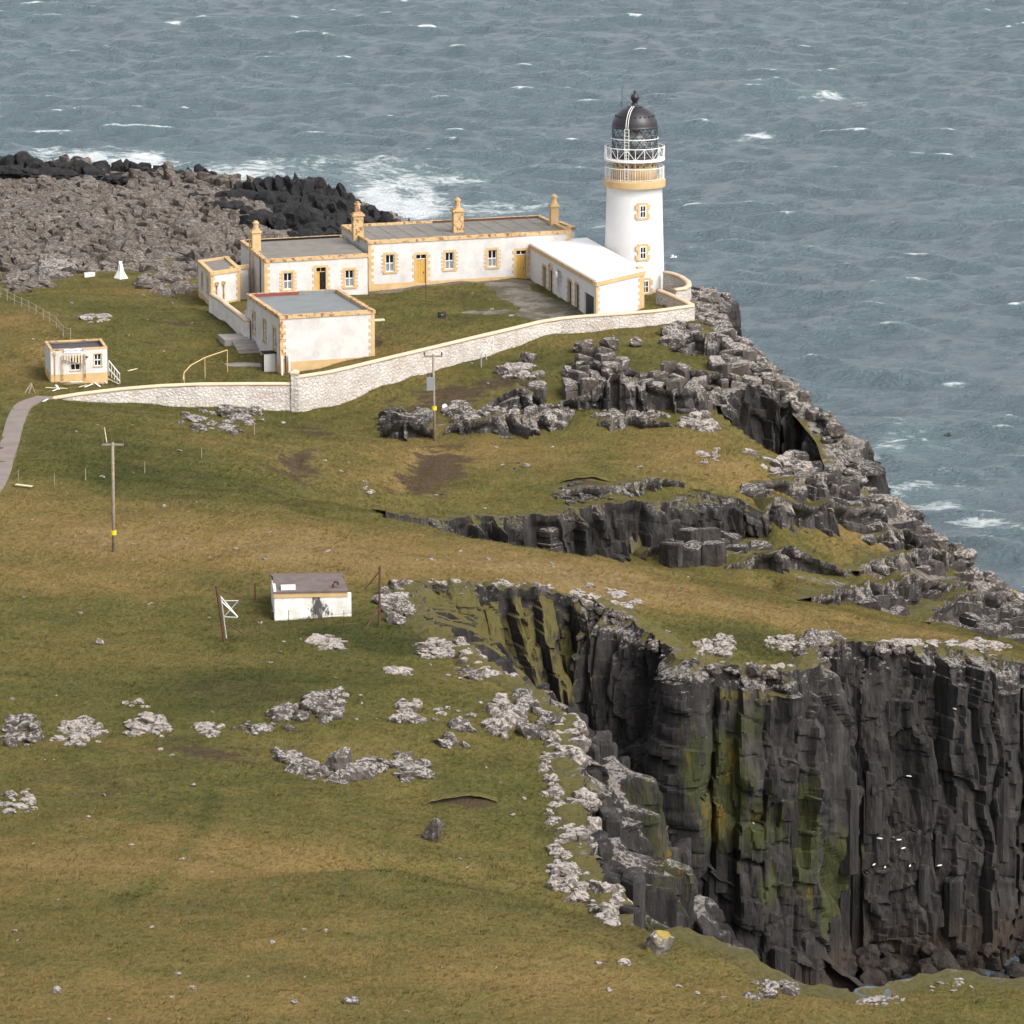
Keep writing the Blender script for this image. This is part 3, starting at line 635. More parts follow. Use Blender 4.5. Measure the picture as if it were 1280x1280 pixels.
# ================================================================== CLIFFS
def resample(path, ds):
    p = np.array(path, float); seg = np.hypot(*(np.diff(p[:, :2], axis=0).T)); s = np.concatenate([[0], np.cumsum(seg)])
    n = max(2, int(s[-1] / ds)); t = np.linspace(0, s[-1], n)
    return t, np.stack([np.interp(t, s, p[:, i]) for i in range(p.shape[1])], 1)
def conv1(a, n):
    k = np.hanning(2 * n + 3)[1:-1]; k /= k.sum()
    b = np.pad(a, (len(k) // 2, len(k) // 2), mode='edge'); return np.convolve(b, k, 'valid')[:len(a)]
def cliff(name, path, ds, dz, zbot, batter, lean, seed, cw=(0.7, 2.6), rough=1.0, lip=0.35, smooth_n=1.6, algae=None, pale_top=4.0, turf=None, depth=1.0, rise=None, back=4.0, mat='cliff', thing_label=None, tfk=1.0, shelf=False):
    """path: (x, y, ztop); sea side found by testing the cut polygons; batter/lean arrays or numbers along the path"""
    r = np.random.default_rng(seed)
    s, p = resample(path, ds); n = len(s)
    x = conv1(p[:, 0], int(0.8 / ds)); y = conv1(p[:, 1], int(0.8 / ds))
    tx, ty = np.gradient(x), np.gradient(y); k = int(smooth_n / ds)
    nx, ny = conv1(ty, k), conv1(-tx, k); L = np.hypot(nx, ny) + 1e-9; nx /= L; ny /= L
    zt = p[:, 2] + 0.5 * fbm(s / 3, 0 * s, octv=2, seed=seed + 50) if shelf else np.minimum(HT(x - nx * 0.6, y - ny * 0.6), p[:, 2] + 1.5)
    prof = np.ones(n)
    if rise is not None:
        prof = np.clip(np.sin(math.pi * np.linspace(0.0, 1.0, n)), 0, 1) ** 0.7 * (1 + 0.35 * fbm(s / 4.5, 0 * s, octv=2, seed=seed + 40))
        HZ = lambda a_, b_: bil(Z, a_, b_)
        zt = HZ(x, y) + rise * prof; zbot = HZ(x + nx * 1.5, y + ny * 1.5) - 1.6
    zmax = zt.max(); rows = int(np.max(zt - zbot) / dz) + 1
    bt = np.interp(s, np.linspace(0, s[-1], len(batter)), batter) if isinstance(batter, (list, tuple)) else np.full(n, batter)
    frac = np.linspace(0, 1, rows)[:, None]
    zz = zt[None, :] * (1 - frac) + zbot * frac
    down = zt[None, :] - zz
    ss = s[None, :] + lean * down + 0.5 * fbm(s[None, :] / 5, zz / 6, seed=seed + 1)
    # columns
    bounds = [ss.min() - 1]
    while bounds[-1] < ss.max() + 3: bounds.append(bounds[-1] + r.uniform(*cw) * (0.55 if r.random() < 0.25 else 1))
    bounds = np.array(bounds); nc = len(bounds)
    ci = np.clip(np.searchsorted(bounds, ss) - 1, 0, nc - 2)
    a = ss - bounds[ci]; b = bounds[ci + 1] - ss; e = np.minimum(a, b); wdt = a + b
    cd_ = r.normal(0, 0.48, nc); tdrop = np.maximum(0, r.normal(0.3, 2.4, nc)); jh = r.uniform(1.4, 7.0, nc); jo = r.uniform(0, 6, nc); tilt = r.normal(0, 0.30, nc); gr = r.random(nc) ** 2.2
    jtl = r.normal(0, 0.35, nc)
    q = (zz + jo[ci] + jtl[ci] * (a - b) + 0.3 * fbm(ss / 1.5, zz / 3, octv=2, seed=seed + 3)) / jh[ci]; bi = np.floor(q); fr = q - bi
    z0_ = np.zeros_like(q)
    boff = (_h(ci + 0 * q, bi + 50, z0_, seed + 5) - 0.5) * 0.95
    btilt = (_h(ci + 0 * q, bi + 80, z0_, seed + 6) - 0.5) * 0.9
    d = cd_[ci] + boff + tilt[ci] * (a - b) / np.maximum(wdt, .3) * 1.5 + btilt * (fr - 0.5) * 1.1
    near_i = np.where(a < b, ci, ci + 1)
    d -= 0.9 * gr[near_i] * np.exp(-(e / 0.12) ** 2)
    # finer splinters
    s2 = ss + 0.25 * fbm(ss / 2, zz / 4, octv=2, seed=seed + 30); fb = [s2.min() - 1]
    while fb[-1] < s2.max() + 2: fb.append(fb[-1] + r.uniform(0.22, 0.9))
    fb = np.array(fb); fi = np.clip(np.searchsorted(fb, s2) - 1, 0, len(fb) - 2); fj = r.uniform(0.7, 3.5, len(fb)); fo_ = r.uniform(0, 4, len(fb))
    q2 = np.floor((zz + fo_[fi] + 0.3 * (s2 - fb[fi])) / fj[fi])
    d += (_h(fi + 0 * zz, q2 + 40, z0_, seed + 31) - 0.5) * 0.42 + (_h(fi + 0 * zz, z0_, z0_, seed + 32) - 0.5) * 0.25
    jd = np.minimum(fr, 1 - fr) * jh[ci]; d -= 0.10 * np.exp(-(jd / 0.12) ** 2)
    d = np.where(down < tdrop[ci], d - 0.7 - 0.25 * (tdrop[ci] - down), d)
    d *= rough
    d += depth * (1.3 * fbm(s[None, :] / 8 + 0 * zz, zz / 40, octv=2, seed=seed + 9) + 0.9 * fbm(ss / 3.5, zz / 9, octv=3, seed=seed + 10))
    d += 0.20 * fbm(ss / 0.8, zz / 1.8, octv=3, seed=seed + 11)
    d += (1.5 if rise is None else 0.5) + bt[None, :] * down
    d = np.maximum(d, (0.6 if rise is None else 0.0) + 0.25 * fbm(ss / 1.2, zz / 2.5, octv=2, seed=seed + 15))
    if rise is not None: d = d * np.clip(prof, 0, 1)[None, :]
    ease = smooth(0, 0.9, down); d = d * ease + (1 - ease) * (0.75 + 0.4 * fbm(s[None, :] / 1.3, 0 * zz, seed=seed + 12))
    X = x[None, :] + nx[None, :] * d; Y = y[None, :] + ny[None, :] * d
    Zc = zz + 0.06 * fbm(ss / 0.5, zz / 0.5, octv=2, seed=seed + 13)
    lipn = lip * (0.4 + np.abs(fbm(s / 1.1, 0 * s, seed=seed + 14)))
    Zc[0] += lipn * 0.8; Zc[1] += lipn * 0.7; Zc[2] += lipn * 0.3
    # inland rows that tuck under the turf
    rows_b = []
    if rise is not None:
        lipn = lipn * np.clip(prof, 0, 1)
        for off, k_ in ((back, -0.12), (back * .5, .55), (0.4, 1.0)):
            xb, yb = x - nx * off, y - ny * off; back_z = HZ(xb, yb) * (1 if k_ < 0 else .4) + (0 if k_ < 0 else .6) * HZ(x, y)
            rows_b.append((xb, yb, back_z + (k_ if k_ < 0 else rise * prof * k_ * (0.8 + .35 * fbm(xb / 1.5, yb / 1.5, octv=3, seed=seed + 41)) + lipn * .3)))
    if shelf:
        for off, k_ in ((3.4, -1.2), (1.8, -.1), (.4, .05)): rows_b.append((x - nx * off, y - ny * off, zt + k_ + lipn * .6 + .35 * fbm(x / 1.3 + off, y / 1.3, octv=2, seed=seed + 51)))
    for off, dzz in (() if (rise is not None or shelf) else ((1.7, -0.5), (0.9, None), (0.35, None))):
        xb, yb = x - nx * off, y - ny * off
        zb = HT(xb, yb) + (dzz if dzz is not None else lipn * (0.25 if off > .5 else 0.9) - 0.04)
        rows_b.append((xb, yb, zb))
    X = np.vstack([np.stack([q_[0] for q_ in rows_b]), X]); Y = np.vstack([np.stack([q_[1] for q_ in rows_b]), Y]); Zc = np.vstack([np.stack([q_[2] for q_ in rows_b]), Zc])
    dn = np.vstack([np.zeros((3, n)), down])
    al = np.zeros_like(X)
    if algae is not None:
        for (u, v, rx, rz, kk) in algae:
            j = np.argmin(np.abs((X[8] * F / (Y[8] * math.cos(PITCH))) - (u - 640))); g = PY(u, v, Y[8, j])
            al = np.maximum(al, kk * np.exp(-((X - g[0]) / rx) ** 2 - ((Zc - g[2]) / rz) ** 2))
    pale = np.clip(1 - dn / pale_top, 0, 1)
    tf = np.clip(1.0 - dn / 1.2, 0, 1) * 0.62; tf[0] = 1.3; tf[1] = 0.95; tf[2] = 0.75; tf = tf * tfk
    if turf is not None:
        for (u, v, rx, rz, kk) in turf:
            j = np.argmin(np.abs((X[8] * F / (Y[8] * math.cos(PITCH))) - (u - 640))); g = PY(u, v, Y[8, j])
            tf = np.maximum(tf, kk * np.exp(-((X - g[0]) / rx) ** 2 - ((Zc - g[2]) / rz) ** 2))
    o = grid_mesh(name, np.stack([X, Y, Zc], -1).reshape(-1, 3), gfaces(*X.shape)[:, ::-1], M[mat], dict(algae=al, pale=pale, turf=tf), smooth=False)
    if thing_label: tag(o, thing_label, 'rocks')
    else: tag(o, kind='structure')
    return o, (X[3:], Y[3:], Zc[3:], nx, ny)

ALG = [(905, 985, 2.2, 5.5, 1.0), (870, 960, 1.6, 5, .7), (1045, 1080, 1.9, 4.5, 1.15), (1010, 1040, 1.5, 6, .8), (950, 1030, 2.5, 4, .75), (815, 950, 1.5, 4, .7), (925, 900, 2, 3, .6), (780, 930, 2, 4, .5), (960, 1100, 2, 3, .6), (740, 980, 1.4, 4, .6), (820, 1040, 1.4, 4, .5), (1050, 1150, 1.2, 2, .5)]
left_path = RIM_LEFT[:]
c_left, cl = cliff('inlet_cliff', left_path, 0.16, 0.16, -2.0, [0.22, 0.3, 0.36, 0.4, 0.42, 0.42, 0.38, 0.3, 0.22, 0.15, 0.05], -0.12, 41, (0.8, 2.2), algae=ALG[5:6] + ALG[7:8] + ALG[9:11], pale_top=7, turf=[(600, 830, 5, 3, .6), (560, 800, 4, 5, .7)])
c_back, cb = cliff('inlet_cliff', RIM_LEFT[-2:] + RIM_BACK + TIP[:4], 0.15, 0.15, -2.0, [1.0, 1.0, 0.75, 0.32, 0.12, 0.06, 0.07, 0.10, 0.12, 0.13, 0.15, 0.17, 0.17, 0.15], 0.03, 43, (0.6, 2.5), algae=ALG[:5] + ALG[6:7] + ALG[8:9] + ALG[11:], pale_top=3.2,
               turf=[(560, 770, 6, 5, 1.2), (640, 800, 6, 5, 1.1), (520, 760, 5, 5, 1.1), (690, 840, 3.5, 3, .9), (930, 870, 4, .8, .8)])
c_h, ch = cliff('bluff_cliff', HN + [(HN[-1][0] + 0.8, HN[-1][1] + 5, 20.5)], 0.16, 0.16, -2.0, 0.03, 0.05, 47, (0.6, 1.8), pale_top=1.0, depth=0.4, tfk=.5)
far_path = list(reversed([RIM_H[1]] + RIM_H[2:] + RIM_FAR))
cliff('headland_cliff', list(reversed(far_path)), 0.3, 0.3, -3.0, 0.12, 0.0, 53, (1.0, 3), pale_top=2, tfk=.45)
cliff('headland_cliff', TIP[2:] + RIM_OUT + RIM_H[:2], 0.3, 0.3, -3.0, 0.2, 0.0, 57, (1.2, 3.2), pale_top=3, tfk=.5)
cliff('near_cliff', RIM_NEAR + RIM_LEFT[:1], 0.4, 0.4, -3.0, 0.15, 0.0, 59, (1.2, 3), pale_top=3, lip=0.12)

cliff('terrace_cliff', GN, 0.14, 0.14, 16.5, 0.06, 0.02, 61, (0.8, 2.3), pale_top=1.0, depth=0.35, lip=.3)
def ledge(label, rows, rise, seed, back=4.0, cw=(.5, 1.6), pale=1.6, depth=.45):
    pts = [tuple(G(u, v)) for (u, v) in rows]
    cliff('rock_ledge', pts, 0.13, 0.13, 0, 0.12, 0.02, seed, cw, rise=rise, back=back, pale_top=pale, depth=depth, lip=.25, thing_label=label, mat='crag')
ledge('long ledge of dark blocks right of the terrace cliff', [(862, 648), (905, 655), (960, 660), (1010, 662), (1055, 655), (1100, 648)], 1.9, 71)
ledge('short dark ledge low on the left of the stepped rocks', [(800, 700), (830, 692), (865, 694), (905, 700)], 1.7, 72, 3)
ledge('broken ledge in the middle of the stepped rocks', [(905, 708), (960, 712), (1010, 715), (1060, 722)], 1.2, 73, 4)
ledge('ledge of tall blocks in the right of the stepped rocks', [(1060, 715), (1095, 712), (1140, 705), (1185, 702)], 1.6, 74, 4)
ledge('long low ledge just above the near hill skyline', [(1000, 752), (1060, 752), (1120, 752), (1175, 745), (1230, 745)], 1.6, 75, 4)
ledge('last ledge at the right edge of the stepped rocks', [(1150, 778), (1195, 774), (1230, 770), (1265, 772)], 1.8, 76, 4)
ledge('upper ledge on the seaward side of the stepped rocks', [(1085, 676), (1120, 680), (1155, 694), (1185, 712)], 1.0, 77, 3)
ledge('ledge under the pale broken rock beside the bluff', [(935, 612), (985, 618), (1030, 622), (1068, 628)], 1.2, 78, 3)
ledge('columned crag band across the slope below the wall', [(702, 506), (735, 511), (775, 510), (815, 512), (860, 514), (898, 514)], 2.0, 79, 6)
ledge('upper columned crag on the slope below the wall', [(712, 474), (750, 478), (800, 474)], 1.8, 80, 7)
ledge('dark rock band left of the transformer pole', [(476, 546), (505, 549), (541, 546)], 1.6, 81, 4)
ledge('dark rock band right of the transformer pole', [(556, 540), (600, 542), (650, 538), (705, 534)], 1.3, 82, 5)
ledge('small rock step on the slope under the wall', [(615, 508), (645, 510), (680, 507)], 1.4, 83, 5)
ledge('crag under the wall corner beside the sea cliff', [(842, 438), (880, 442), (925, 446)], 1.3, 84, 6)
ledge('rock band above the dark bluff', [(830, 478), (870, 482), (915, 480)], 1.3, 85, 6)
ledge('low rock line at the back of the terrace', [(745, 532), (790, 533), (840, 531)], .7, 86, 3)
ledge('low rock line at the terrace front', [(690, 622), (720, 618), (755, 616), (800, 612), (850, 606)], .7, 87, 3)

# ------------------------------------------------------------------ rock pieces
def rock_variant(i, sub=3):
    r = np.random.default_rng(100 + i)
    bm = bmesh.new(); bmesh.ops.create_icosphere(bm, subdivisions=sub, radius=1.0)
    v = np.array([q.co[:] for q in bm.verts])
    v = v / np.abs(v).max(1)[:, None] ** 0.45                       # towards a block
    for k in range(13):
        nrm = r.normal(size=3); nrm[2] *= 0.6; nrm /= np.linalg.norm(nrm); dd = r.uniform(0.62, 1.0)
        over = np.maximum(0, v @ nrm - dd); v -= over[:, None] * nrm
    cr = np.abs(vnoise(v[:, 0] * 1.9 + i * 5, v[:, 1] * 1.9, v[:, 2] * 1.9, seed=i + 40))
    v *= (1 + 0.13 * fbm(v[:, 0] * 1.7 + i * 9, v[:, 1] * 1.7, v[:, 2] * 1.7, octv=4, seed=i, gain=.6) - 0.16 * np.exp(-(cr / .07) ** 2))[:, None]
    for q, c in zip(bm.verts, v): q.co = c
    me = bpy.data.meshes.new('stone'); bm.to_mesh(me); bm.free(); return me
ROCKS = [rock_variant(i) for i in range(14)]
_rm = {}
def rock_mesh(i, mat):
    k = (i, mat)
    if k not in _rm:
        me = ROCKS[i].copy(); me.materials.clear(); me.materials.append(M[mat]); _rm[k] = me
    return _rm[k]
def put_rock(name, loc, size, mat, parent=None, rot=None, var=None):
    me = rock_mesh(random.randrange(len(ROCKS)) if var is None else var, mat)
    o = bpy.data.objects.new(name, me); COL.objects.link(o); o.parent = parent
    off = origin(parent) if parent else Vector((0, 0, 0))
    o.location = Vector(loc) - off; o.scale = size
    o.rotation_euler = rot if rot else (random.uniform(-.25, .25), random.uniform(-.25, .25), random.uniform(0, 6.28))
    return o

# ------------------------------------------------------------------ jointed blocks: cells of a jittered lattice, extruded
def clip_cell(c, neigh):
    R0 = 8.0
    poly = [(c[0] - R0, c[1] - R0), (c[0] + R0, c[1] - R0), (c[0] + R0, c[1] + R0), (c[0] - R0, c[1] + R0)]
    for q in neigh:
        mx, my = (c[0] + q[0]) / 2, (c[1] + q[1]) / 2; nx, ny = q[0] - c[0], q[1] - c[1]
        out = []; k = len(poly)
        for i in range(k):
            a, b = poly[i], poly[(i + 1) % k]
            da = (a[0] - mx) * nx + (a[1] - my) * ny; db = (b[0] - mx) * nx + (b[1] - my) * ny
            if da <= 0: out.append(a)
            if da * db < 0: t = da / (da - db); out.append((a[0] + (b[0] - a[0]) * t, a[1] + (b[1] - a[1]) * t))
        poly = out
        if len(poly) < 3: return []
    return poly
def cells(poly, sx, sy, rot=0.0, jit=0.42, rnd=None, half=0.5, drop=0.0):
    rnd = rnd or random.Random(5); c, s = math.cos(rot), math.sin(rot)
    xs = [p[0] for p in poly]; ys = [p[1] for p in poly]; cx, cy = sum(xs) / len(xs), sum(ys) / len(ys)
    Rr = max(math.hypot(x - cx, y - cy) for x, y in zip(xs, ys)); nx, ny = int(Rr / sx) + 2, int(Rr / sy) + 2
    pts = {}
    for j in range(-ny, ny + 1):
        for i in range(-nx, nx + 1):
            if rnd.random() < drop: continue
            pts[i, j] = ((i + (half if j % 2 else 0) + rnd.uniform(-jit, jit)), (j + rnd.uniform(-jit, jit)))
    W = lambda p: (cx + c * p[0] * sx - s * p[1] * sy, cy + s * p[0] * sx + c * p[1] * sy)
    res = []
    for (i, j), p in pts.items():
        wp = W(p)
        if not bool(in_poly(np.array(wp[0]), np.array(wp[1]), poly)): continue
        nb = [pts[a, b] for a in range(i - 3, i + 4) for b in range(j - 3, j + 4) if (a, b) != (i, j) and (a, b) in pts]
        cell = clip_cell(p, nb)
        if len(cell) >= 3: res.append((wp, [W(q) for q in cell]))
    return res
def prism(mb, cell, zb, zt, r, shrink=0.04, cham=0.12, tilt=0.12, jag=0.1, joints=0):
    n = len(cell); cx = sum(q[0] for q in cell) / n; cy = sum(q[1] for q in cell) / n
    rad = sum(math.hypot(q[0] - cx, q[1] - cy) for q in cell) / n
    tx, ty = r.uniform(-tilt, tilt), r.uniform(-tilt, tilt); sh = max(0.5, 1 - shrink / max(rad, .1)); c2 = max(0.35, 1 - cham / max(rad, .1))
    rings = [(zb, sh * r.uniform(.98, 1.06), 0, 0, 0)]
    zj = sorted(zb + (zt - zb) * r.uniform(.08, .92) for _ in range(joints)); f = sh; ox = oy = 0.0
    if not zj: rings.append((zb + (zt - zb) * .55, sh, 0, 0, 0))
    for z in zj:
        rings += [(z - .09, f, ox, oy, .3), (z, f * .94, ox, oy, .3)]
        f = sh * r.uniform(.86, 1.05); ox, oy = r.uniform(-.14, .14) * rad, r.uniform(-.14, .14) * rad
        rings.append((z + .05, f * .97, ox, oy, .3))
    rings += [(zt - cham * 1.1, f * .985, ox, oy, 1), (zt, f * c2, ox, oy, 1)]
    vs = []
    for lvl, (z0, f_, dx, dy, tw) in enumerate(rings):
        for i, q in enumerate(cell):
            x, y = cx + dx + (q[0] - cx) * f_, cy + dy + (q[1] - cy) * f_
            z = z0 + tw * (tx * (x - cx) + ty * (y - cy))
            if lvl: x += r.uniform(-jag, jag) * .6; y += r.uniform(-jag, jag) * .6; z += r.uniform(-jag, jag) * .5
            vs.append((x, y, z))
    m = len(rings)
    fs = [(l * n + i, l * n + (i + 1) % n, (l + 1) * n + (i + 1) % n, (l + 1) * n + i) for l in range(m - 1) for i in range(n)]
    ctr = len(vs); vs.append((cx + ox, cy + oy, sum(v[2] for v in vs[(m - 1) * n:]) / n + r.uniform(0, jag)))
    fs += [((m - 1) * n + i, (m - 1) * n + (i + 1) % n, ctr) for i in range(n)]
    mb.add(vs, fs)
def block_field(cls, topf, botf, matf, name, restname, parent, limit, key, r, jr=None, **kw):
    items = []
    for wp, cell in cls:
        zt = topf(wp)
        if zt is None: continue
        items.append((key(wp), wp, cell, zt))
    items.sort(key=lambda t: -t[0]); rest = {}
    for k, (_, wp, cell, zt) in enumerate(items):
        m = matf(wp)
        if k < limit:
            mb = MB(); prism(mb, cell, botf(wp, zt), zt, r, joints=(r.randint(*jr) if jr else 0), **kw); mb.build(name, M[m], parent)
        else:
            prism(rest.setdefault(m, MB()), cell, botf(wp, zt), zt, r, **kw)
    for m, mb in rest.items():
        tag(mb.build(restname, M[m], parent), kind='stuff')
rb = random.Random(21)

# stepped blocks on the right
rgf = lambda x, y: float(bil(rock_green, x, y))
def rt_top(wp):
    if rgf(*wp) > 0.5 + rb.uniform(-.12, .12): return None
    if float(fbm(np.array(wp[0] / 5.5), np.array(wp[1] / 3.0), octv=2, seed=70)) > .38: return None
    if bool(in_poly(np.array(wp[0]), np.array(wp[1]), SEA)) or bool(in_poly(np.array(wp[0]), np.array(wp[1]), HP)): return None
    st = float(vnoise(np.array(wp[0] / 5.0), np.array(wp[1] / 4.0), seed=77))
    return H(*wp) + 0.05 + max(-0.3, st) * 0.8 + rb.choice((rb.uniform(-.3, .1), rb.uniform(-.1, .5)))
block_field(cells(RT, 1.55, 1.15, 0.3, .48, rnd=rb, half=0.3, drop=.3), rt_top, lambda wp, zt: zt - 2.6, lambda wp: 'block', 'basalt_block', 'basalt_rubble', ground, 300, lambda wp: -wp[1], rb, cham=0.24, jag=0.17, tilt=.3)

# low columnar cliff below the terrace
gl = [(q[0], q[1]) for q in GN]
band = [(x, y + 0.9) for x, y in gl] + [(x, y - 1.5) for x, y in reversed(gl)]
def gt_top(wp):
    d = float(poly_dist(np.array(wp[0]), np.array(wp[1]), [(x, y - 0.1) for x, y in gl]))
    front = not bool(in_poly(np.array(wp[0]), np.array(wp[1] + 0.2), [(x, y + 20) for x, y in gl] + [(x, y) for x, y in reversed(gl)]))
    if not front or rb.random() < .6: return None
    return float(HT(wp[0], wp[1] + 1.0)) - .7 + (rb.choice((rb.uniform(-1.5, -0.5), rb.uniform(-.6, 0.05), rb.uniform(-.6, .05))) if front else rb.uniform(-0.1, 0.3))
block_field(cells(band, 1.3, 1.1, 0.1, .48, rnd=rb, half=0.2, drop=.12), gt_top, lambda wp, zt: zt - 7, lambda wp: 'block', 'basalt_column', 'basalt_column_mass', ground, 140, lambda wp: -wp[1], rb, jr=(1, 3), cham=0.12, jag=0.08, tilt=.25)
# second, broken step in front of it on the right
b2 = [tuple(P(u, v, z)[:2]) for (u, v, z) in ((800, 668, 22.6), (870, 655, 22.6), (900, 655, 22.4), (905, 700, 20.6), (860, 705, 20.4), (800, 690, 21))]
block_field(cells(b2, 1.5, 1.6, 0.1, rnd=rb), lambda wp: 20.6 + (wp[1] - 380) * 0.10 + rb.uniform(.3, 1.9), lambda wp, zt: zt - 4, lambda wp: 'block', 'basalt_column', 'basalt_column_mass', ground, 60, lambda wp: -wp[1], rb, cham=0.12)

# foreshore
SHORE = [(-92, 497), (-45, 493), (-30, 490), (-18, 500), (-8, 520)] + [(q[0] - 0.5, q[1]) for q in RIM_FAR[3:]]
dsf = lambda x, y: float(bil(dsea, x, y))
def sh_top(wp):
    if wp[0] > -13 and wp[1] < 560: return None
    e = float(fbm(np.array(wp[0] / 16), np.array(wp[1] / 22), seed=66))
    return H(*wp) + rb.choice((rb.uniform(-.35, .05), rb.uniform(-0.1, 0.38))) + max(0, e) * 0.6 + (rb.uniform(0, 1.2) if dsf(*wp) < 14 else 0)
def sh_mat(wp):
    dk = 26 if wp[0] < -40 else (75 if wp[0] > -27 else 40)
    if -47 < wp[0] < -33: dk = 7
    dk *= rb.uniform(.6, 1.3)
    return 'wet' if dsf(*wp) < dk * (0.55 + 0.5 * float(vnoise(np.array(wp[0] / 9), np.array(wp[1] / 14), seed=8)) + .3) * .6 else 'shore'
block_field(cells(SHORE, 1.05, 1.9, 0.15, .48, rnd=rb, half=.3, drop=.38), sh_top, lambda wp, zt: zt - 2.4, sh_mat, 'shore_rock', 'shore_rubble', ground, 300, lambda wp: -wp[1], rb, cham=0.34, jag=0.22, tilt=.4)

def dark_ridge(label, rows):
    t = None
    for (u, v, wpx, y) in rows:
        top = PY(u, v, y); base = H(top[0], y)
        if t is None: t = thing('rock_outcrop', (top[0], y, base), label, 'rock', 'black rocks along the surf')
        wd = wpx / F * y; hgt = max(1.0, top[2] - base)
        for k in range(3):
            cx = top[0] + (k - 1) * wd * 0.3; hh = hgt * (1, 0.95, 0.85)[k] * (1 if k == 1 else rb.uniform(.75, .98))
            put_rock('stone', (cx, y + rb.uniform(-1, 1), base + hh * .38), (wd * rb.uniform(.26, .36), wd * .5, hh * .66), 'wet', t, (rb.uniform(-.1, .1), rb.uniform(-.15, .15), rb.uniform(-.4, .4)))
dark_ridge('black wave-washed rock ridge at the far left of the surf', [(8, 196, 40, 706), (30, 187, 46, 704), (52, 200, 34, 700), (80, 201, 36, 706), (100, 200, 40, 704), (130, 209, 40, 702), (60, 210, 56, 694), (110, 216, 56, 696), (20, 206, 46, 690), (150, 226, 40, 690)])
dark_ridge('tall black rock ridge in the surf behind the low house', [(312, 222, 40, 655), (335, 218, 44, 660), (358, 218, 36, 660), (385, 226, 40, 655), (402, 222, 30, 658), (425, 230, 34, 650), (300, 236, 50, 640), (350, 238, 56, 640), (400, 240, 56, 640), (255, 240, 44, 652), (372, 252, 60, 615), (428, 250, 44, 625), (330, 262, 50, 600), (280, 256, 50, 620)])
dark_ridge('small black rock in the foam beside the leftmost chimney of the long roof', [(452, 266, 30, 640), (468, 272, 20, 640)])

t = thing('rock_outcrop', (28, 334, 0), 'dark wet boulders at the foot of the right-hand inlet cliff', 'rocks')
for k in range(80):
    u_ = rb.uniform(1000, 1300); y_ = rb.uniform(325, 339); x_ = (u_ - 640) / F * 350; s_ = rb.uniform(.35, 1.05)
    put_rock('stone', (x_, y_, rb.uniform(-.3, .5) + (y_ - 325) * .12), (s_ * 1.2, s_, s_ * .9), 'brownwet', t)
# fallen and standing columns against the inlet cliff
def cliff_columns(parent, data, n, zlo, zhi, seed, wr=(0.5, 1.1), hr=(2.5, 8)):
    X, Y, Zc, nx, ny = data; r = random.Random(seed); rows, cols = X.shape
    for k in range(n):
        j = r.randrange(4, cols - 4); zt = r.uniform(zlo, zhi); i = int(np.argmin(np.abs(Zc[:, j] - zt)))
        if i < 6: continue
        rad = r.uniform(*wr); hgt = r.uniform(*hr); i2 = min(rows - 1, i + int(hgt / (abs(Zc[5, j] - Zc[6, j]) + 1e-3)))
        x, y = (X[i, j] + X[i2, j]) / 2 - nx[j] * rad * 0.45, (Y[i, j] + Y[i2, j]) / 2 - ny[j] * rad * 0.45
        m = r.choice((5, 6, 6)); a0 = r.uniform(0, 6)
        cell = [(x + rad * r.uniform(.85, 1.1) * math.cos(a0 + 6.283 * q / m), y + rad * r.uniform(.85, 1.1) * math.sin(a0 + 6.283 * q / m)) for q in range(m)]
        mb = MB(); prism(mb, cell, zt - hgt, zt, r, cham=0.15, tilt=0.3, jag=0.06)
        o = mb.build('basalt_column', M['cliff'], parent)
# ramp of broken columns on the left side of the inlet
lr = RIM_LEFT[:9]; wid = (1.5, 3.0, 5.0, 7.0, 8.5, 9.5, 9.0, 7.0, 4.0); lp = np.array(lr)[:, :2]; tg = np.gradient(lp, axis=0); tg /= np.linalg.norm(tg, axis=1)[:, None]
outer = [(lp[i, 0] + tg[i, 1] * wid[i], lp[i, 1] - tg[i, 0] * wid[i]) for i in range(len(lr))]
ramp = [(x - .2, y) for x, y in lp] + outer[::-1]; lpl = [tuple(q) for q in lp]
for k_, (fo_, zt_) in enumerate(((.30, 26.3), (.58, 22.2), (.86, 17.2))):
    cliff('inlet_cliff', [(lp[i, 0] + tg[i, 1] * wid[i] * fo_, lp[i, 1] - tg[i, 0] * wid[i] * fo_, 28.9 - (28.9 - zt_) * min(1, wid[i] / 7.5)) for i in range(2, len(lr))], 0.16, 0.16, -2.0, 0.10, -0.05, 141 + k_, (0.6, 1.9), pale_top=1.5, depth=.6, shelf=True, tfk=.35, algae=[(790, 960, 2, 5, .6), (760, 1010, 2, 4, .7), (830, 1060, 2, 5, .6), (720, 960, 2, 4, .6)])
def ramp_top(wp):
    if rb.random() < .72: return None
    dd = float(poly_dist(np.array(wp[0]), np.array(wp[1]), lpl)); n_ = float(vnoise(np.array(wp[0] / 3.2), np.array(wp[1] / 4.5), seed=91))
    q_ = dd + n_ * 1.3; lv = math.floor(max(0, q_) / 2.6)
    return 28.9 - lv * 3.4 - max(0, q_ - lv * 2.6) * .25 + rb.choice((rb.uniform(-.25, .2), rb.uniform(-.9, .3)))
block_field(cells(ramp, 1.15, 1.35, 0.2, .46, rnd=rb, half=.3), ramp_top, lambda wp, zt: -2.0, lambda wp: 'cliff', 'basalt_column', 'basalt_column_mass', c_left, 300, lambda wp: wp[0], rb, jr=(2, 5), cham=0.16, jag=0.07, tilt=.45)
cliff_columns(c_back, cb, 70, 3, 20, 2, (.35, .8))

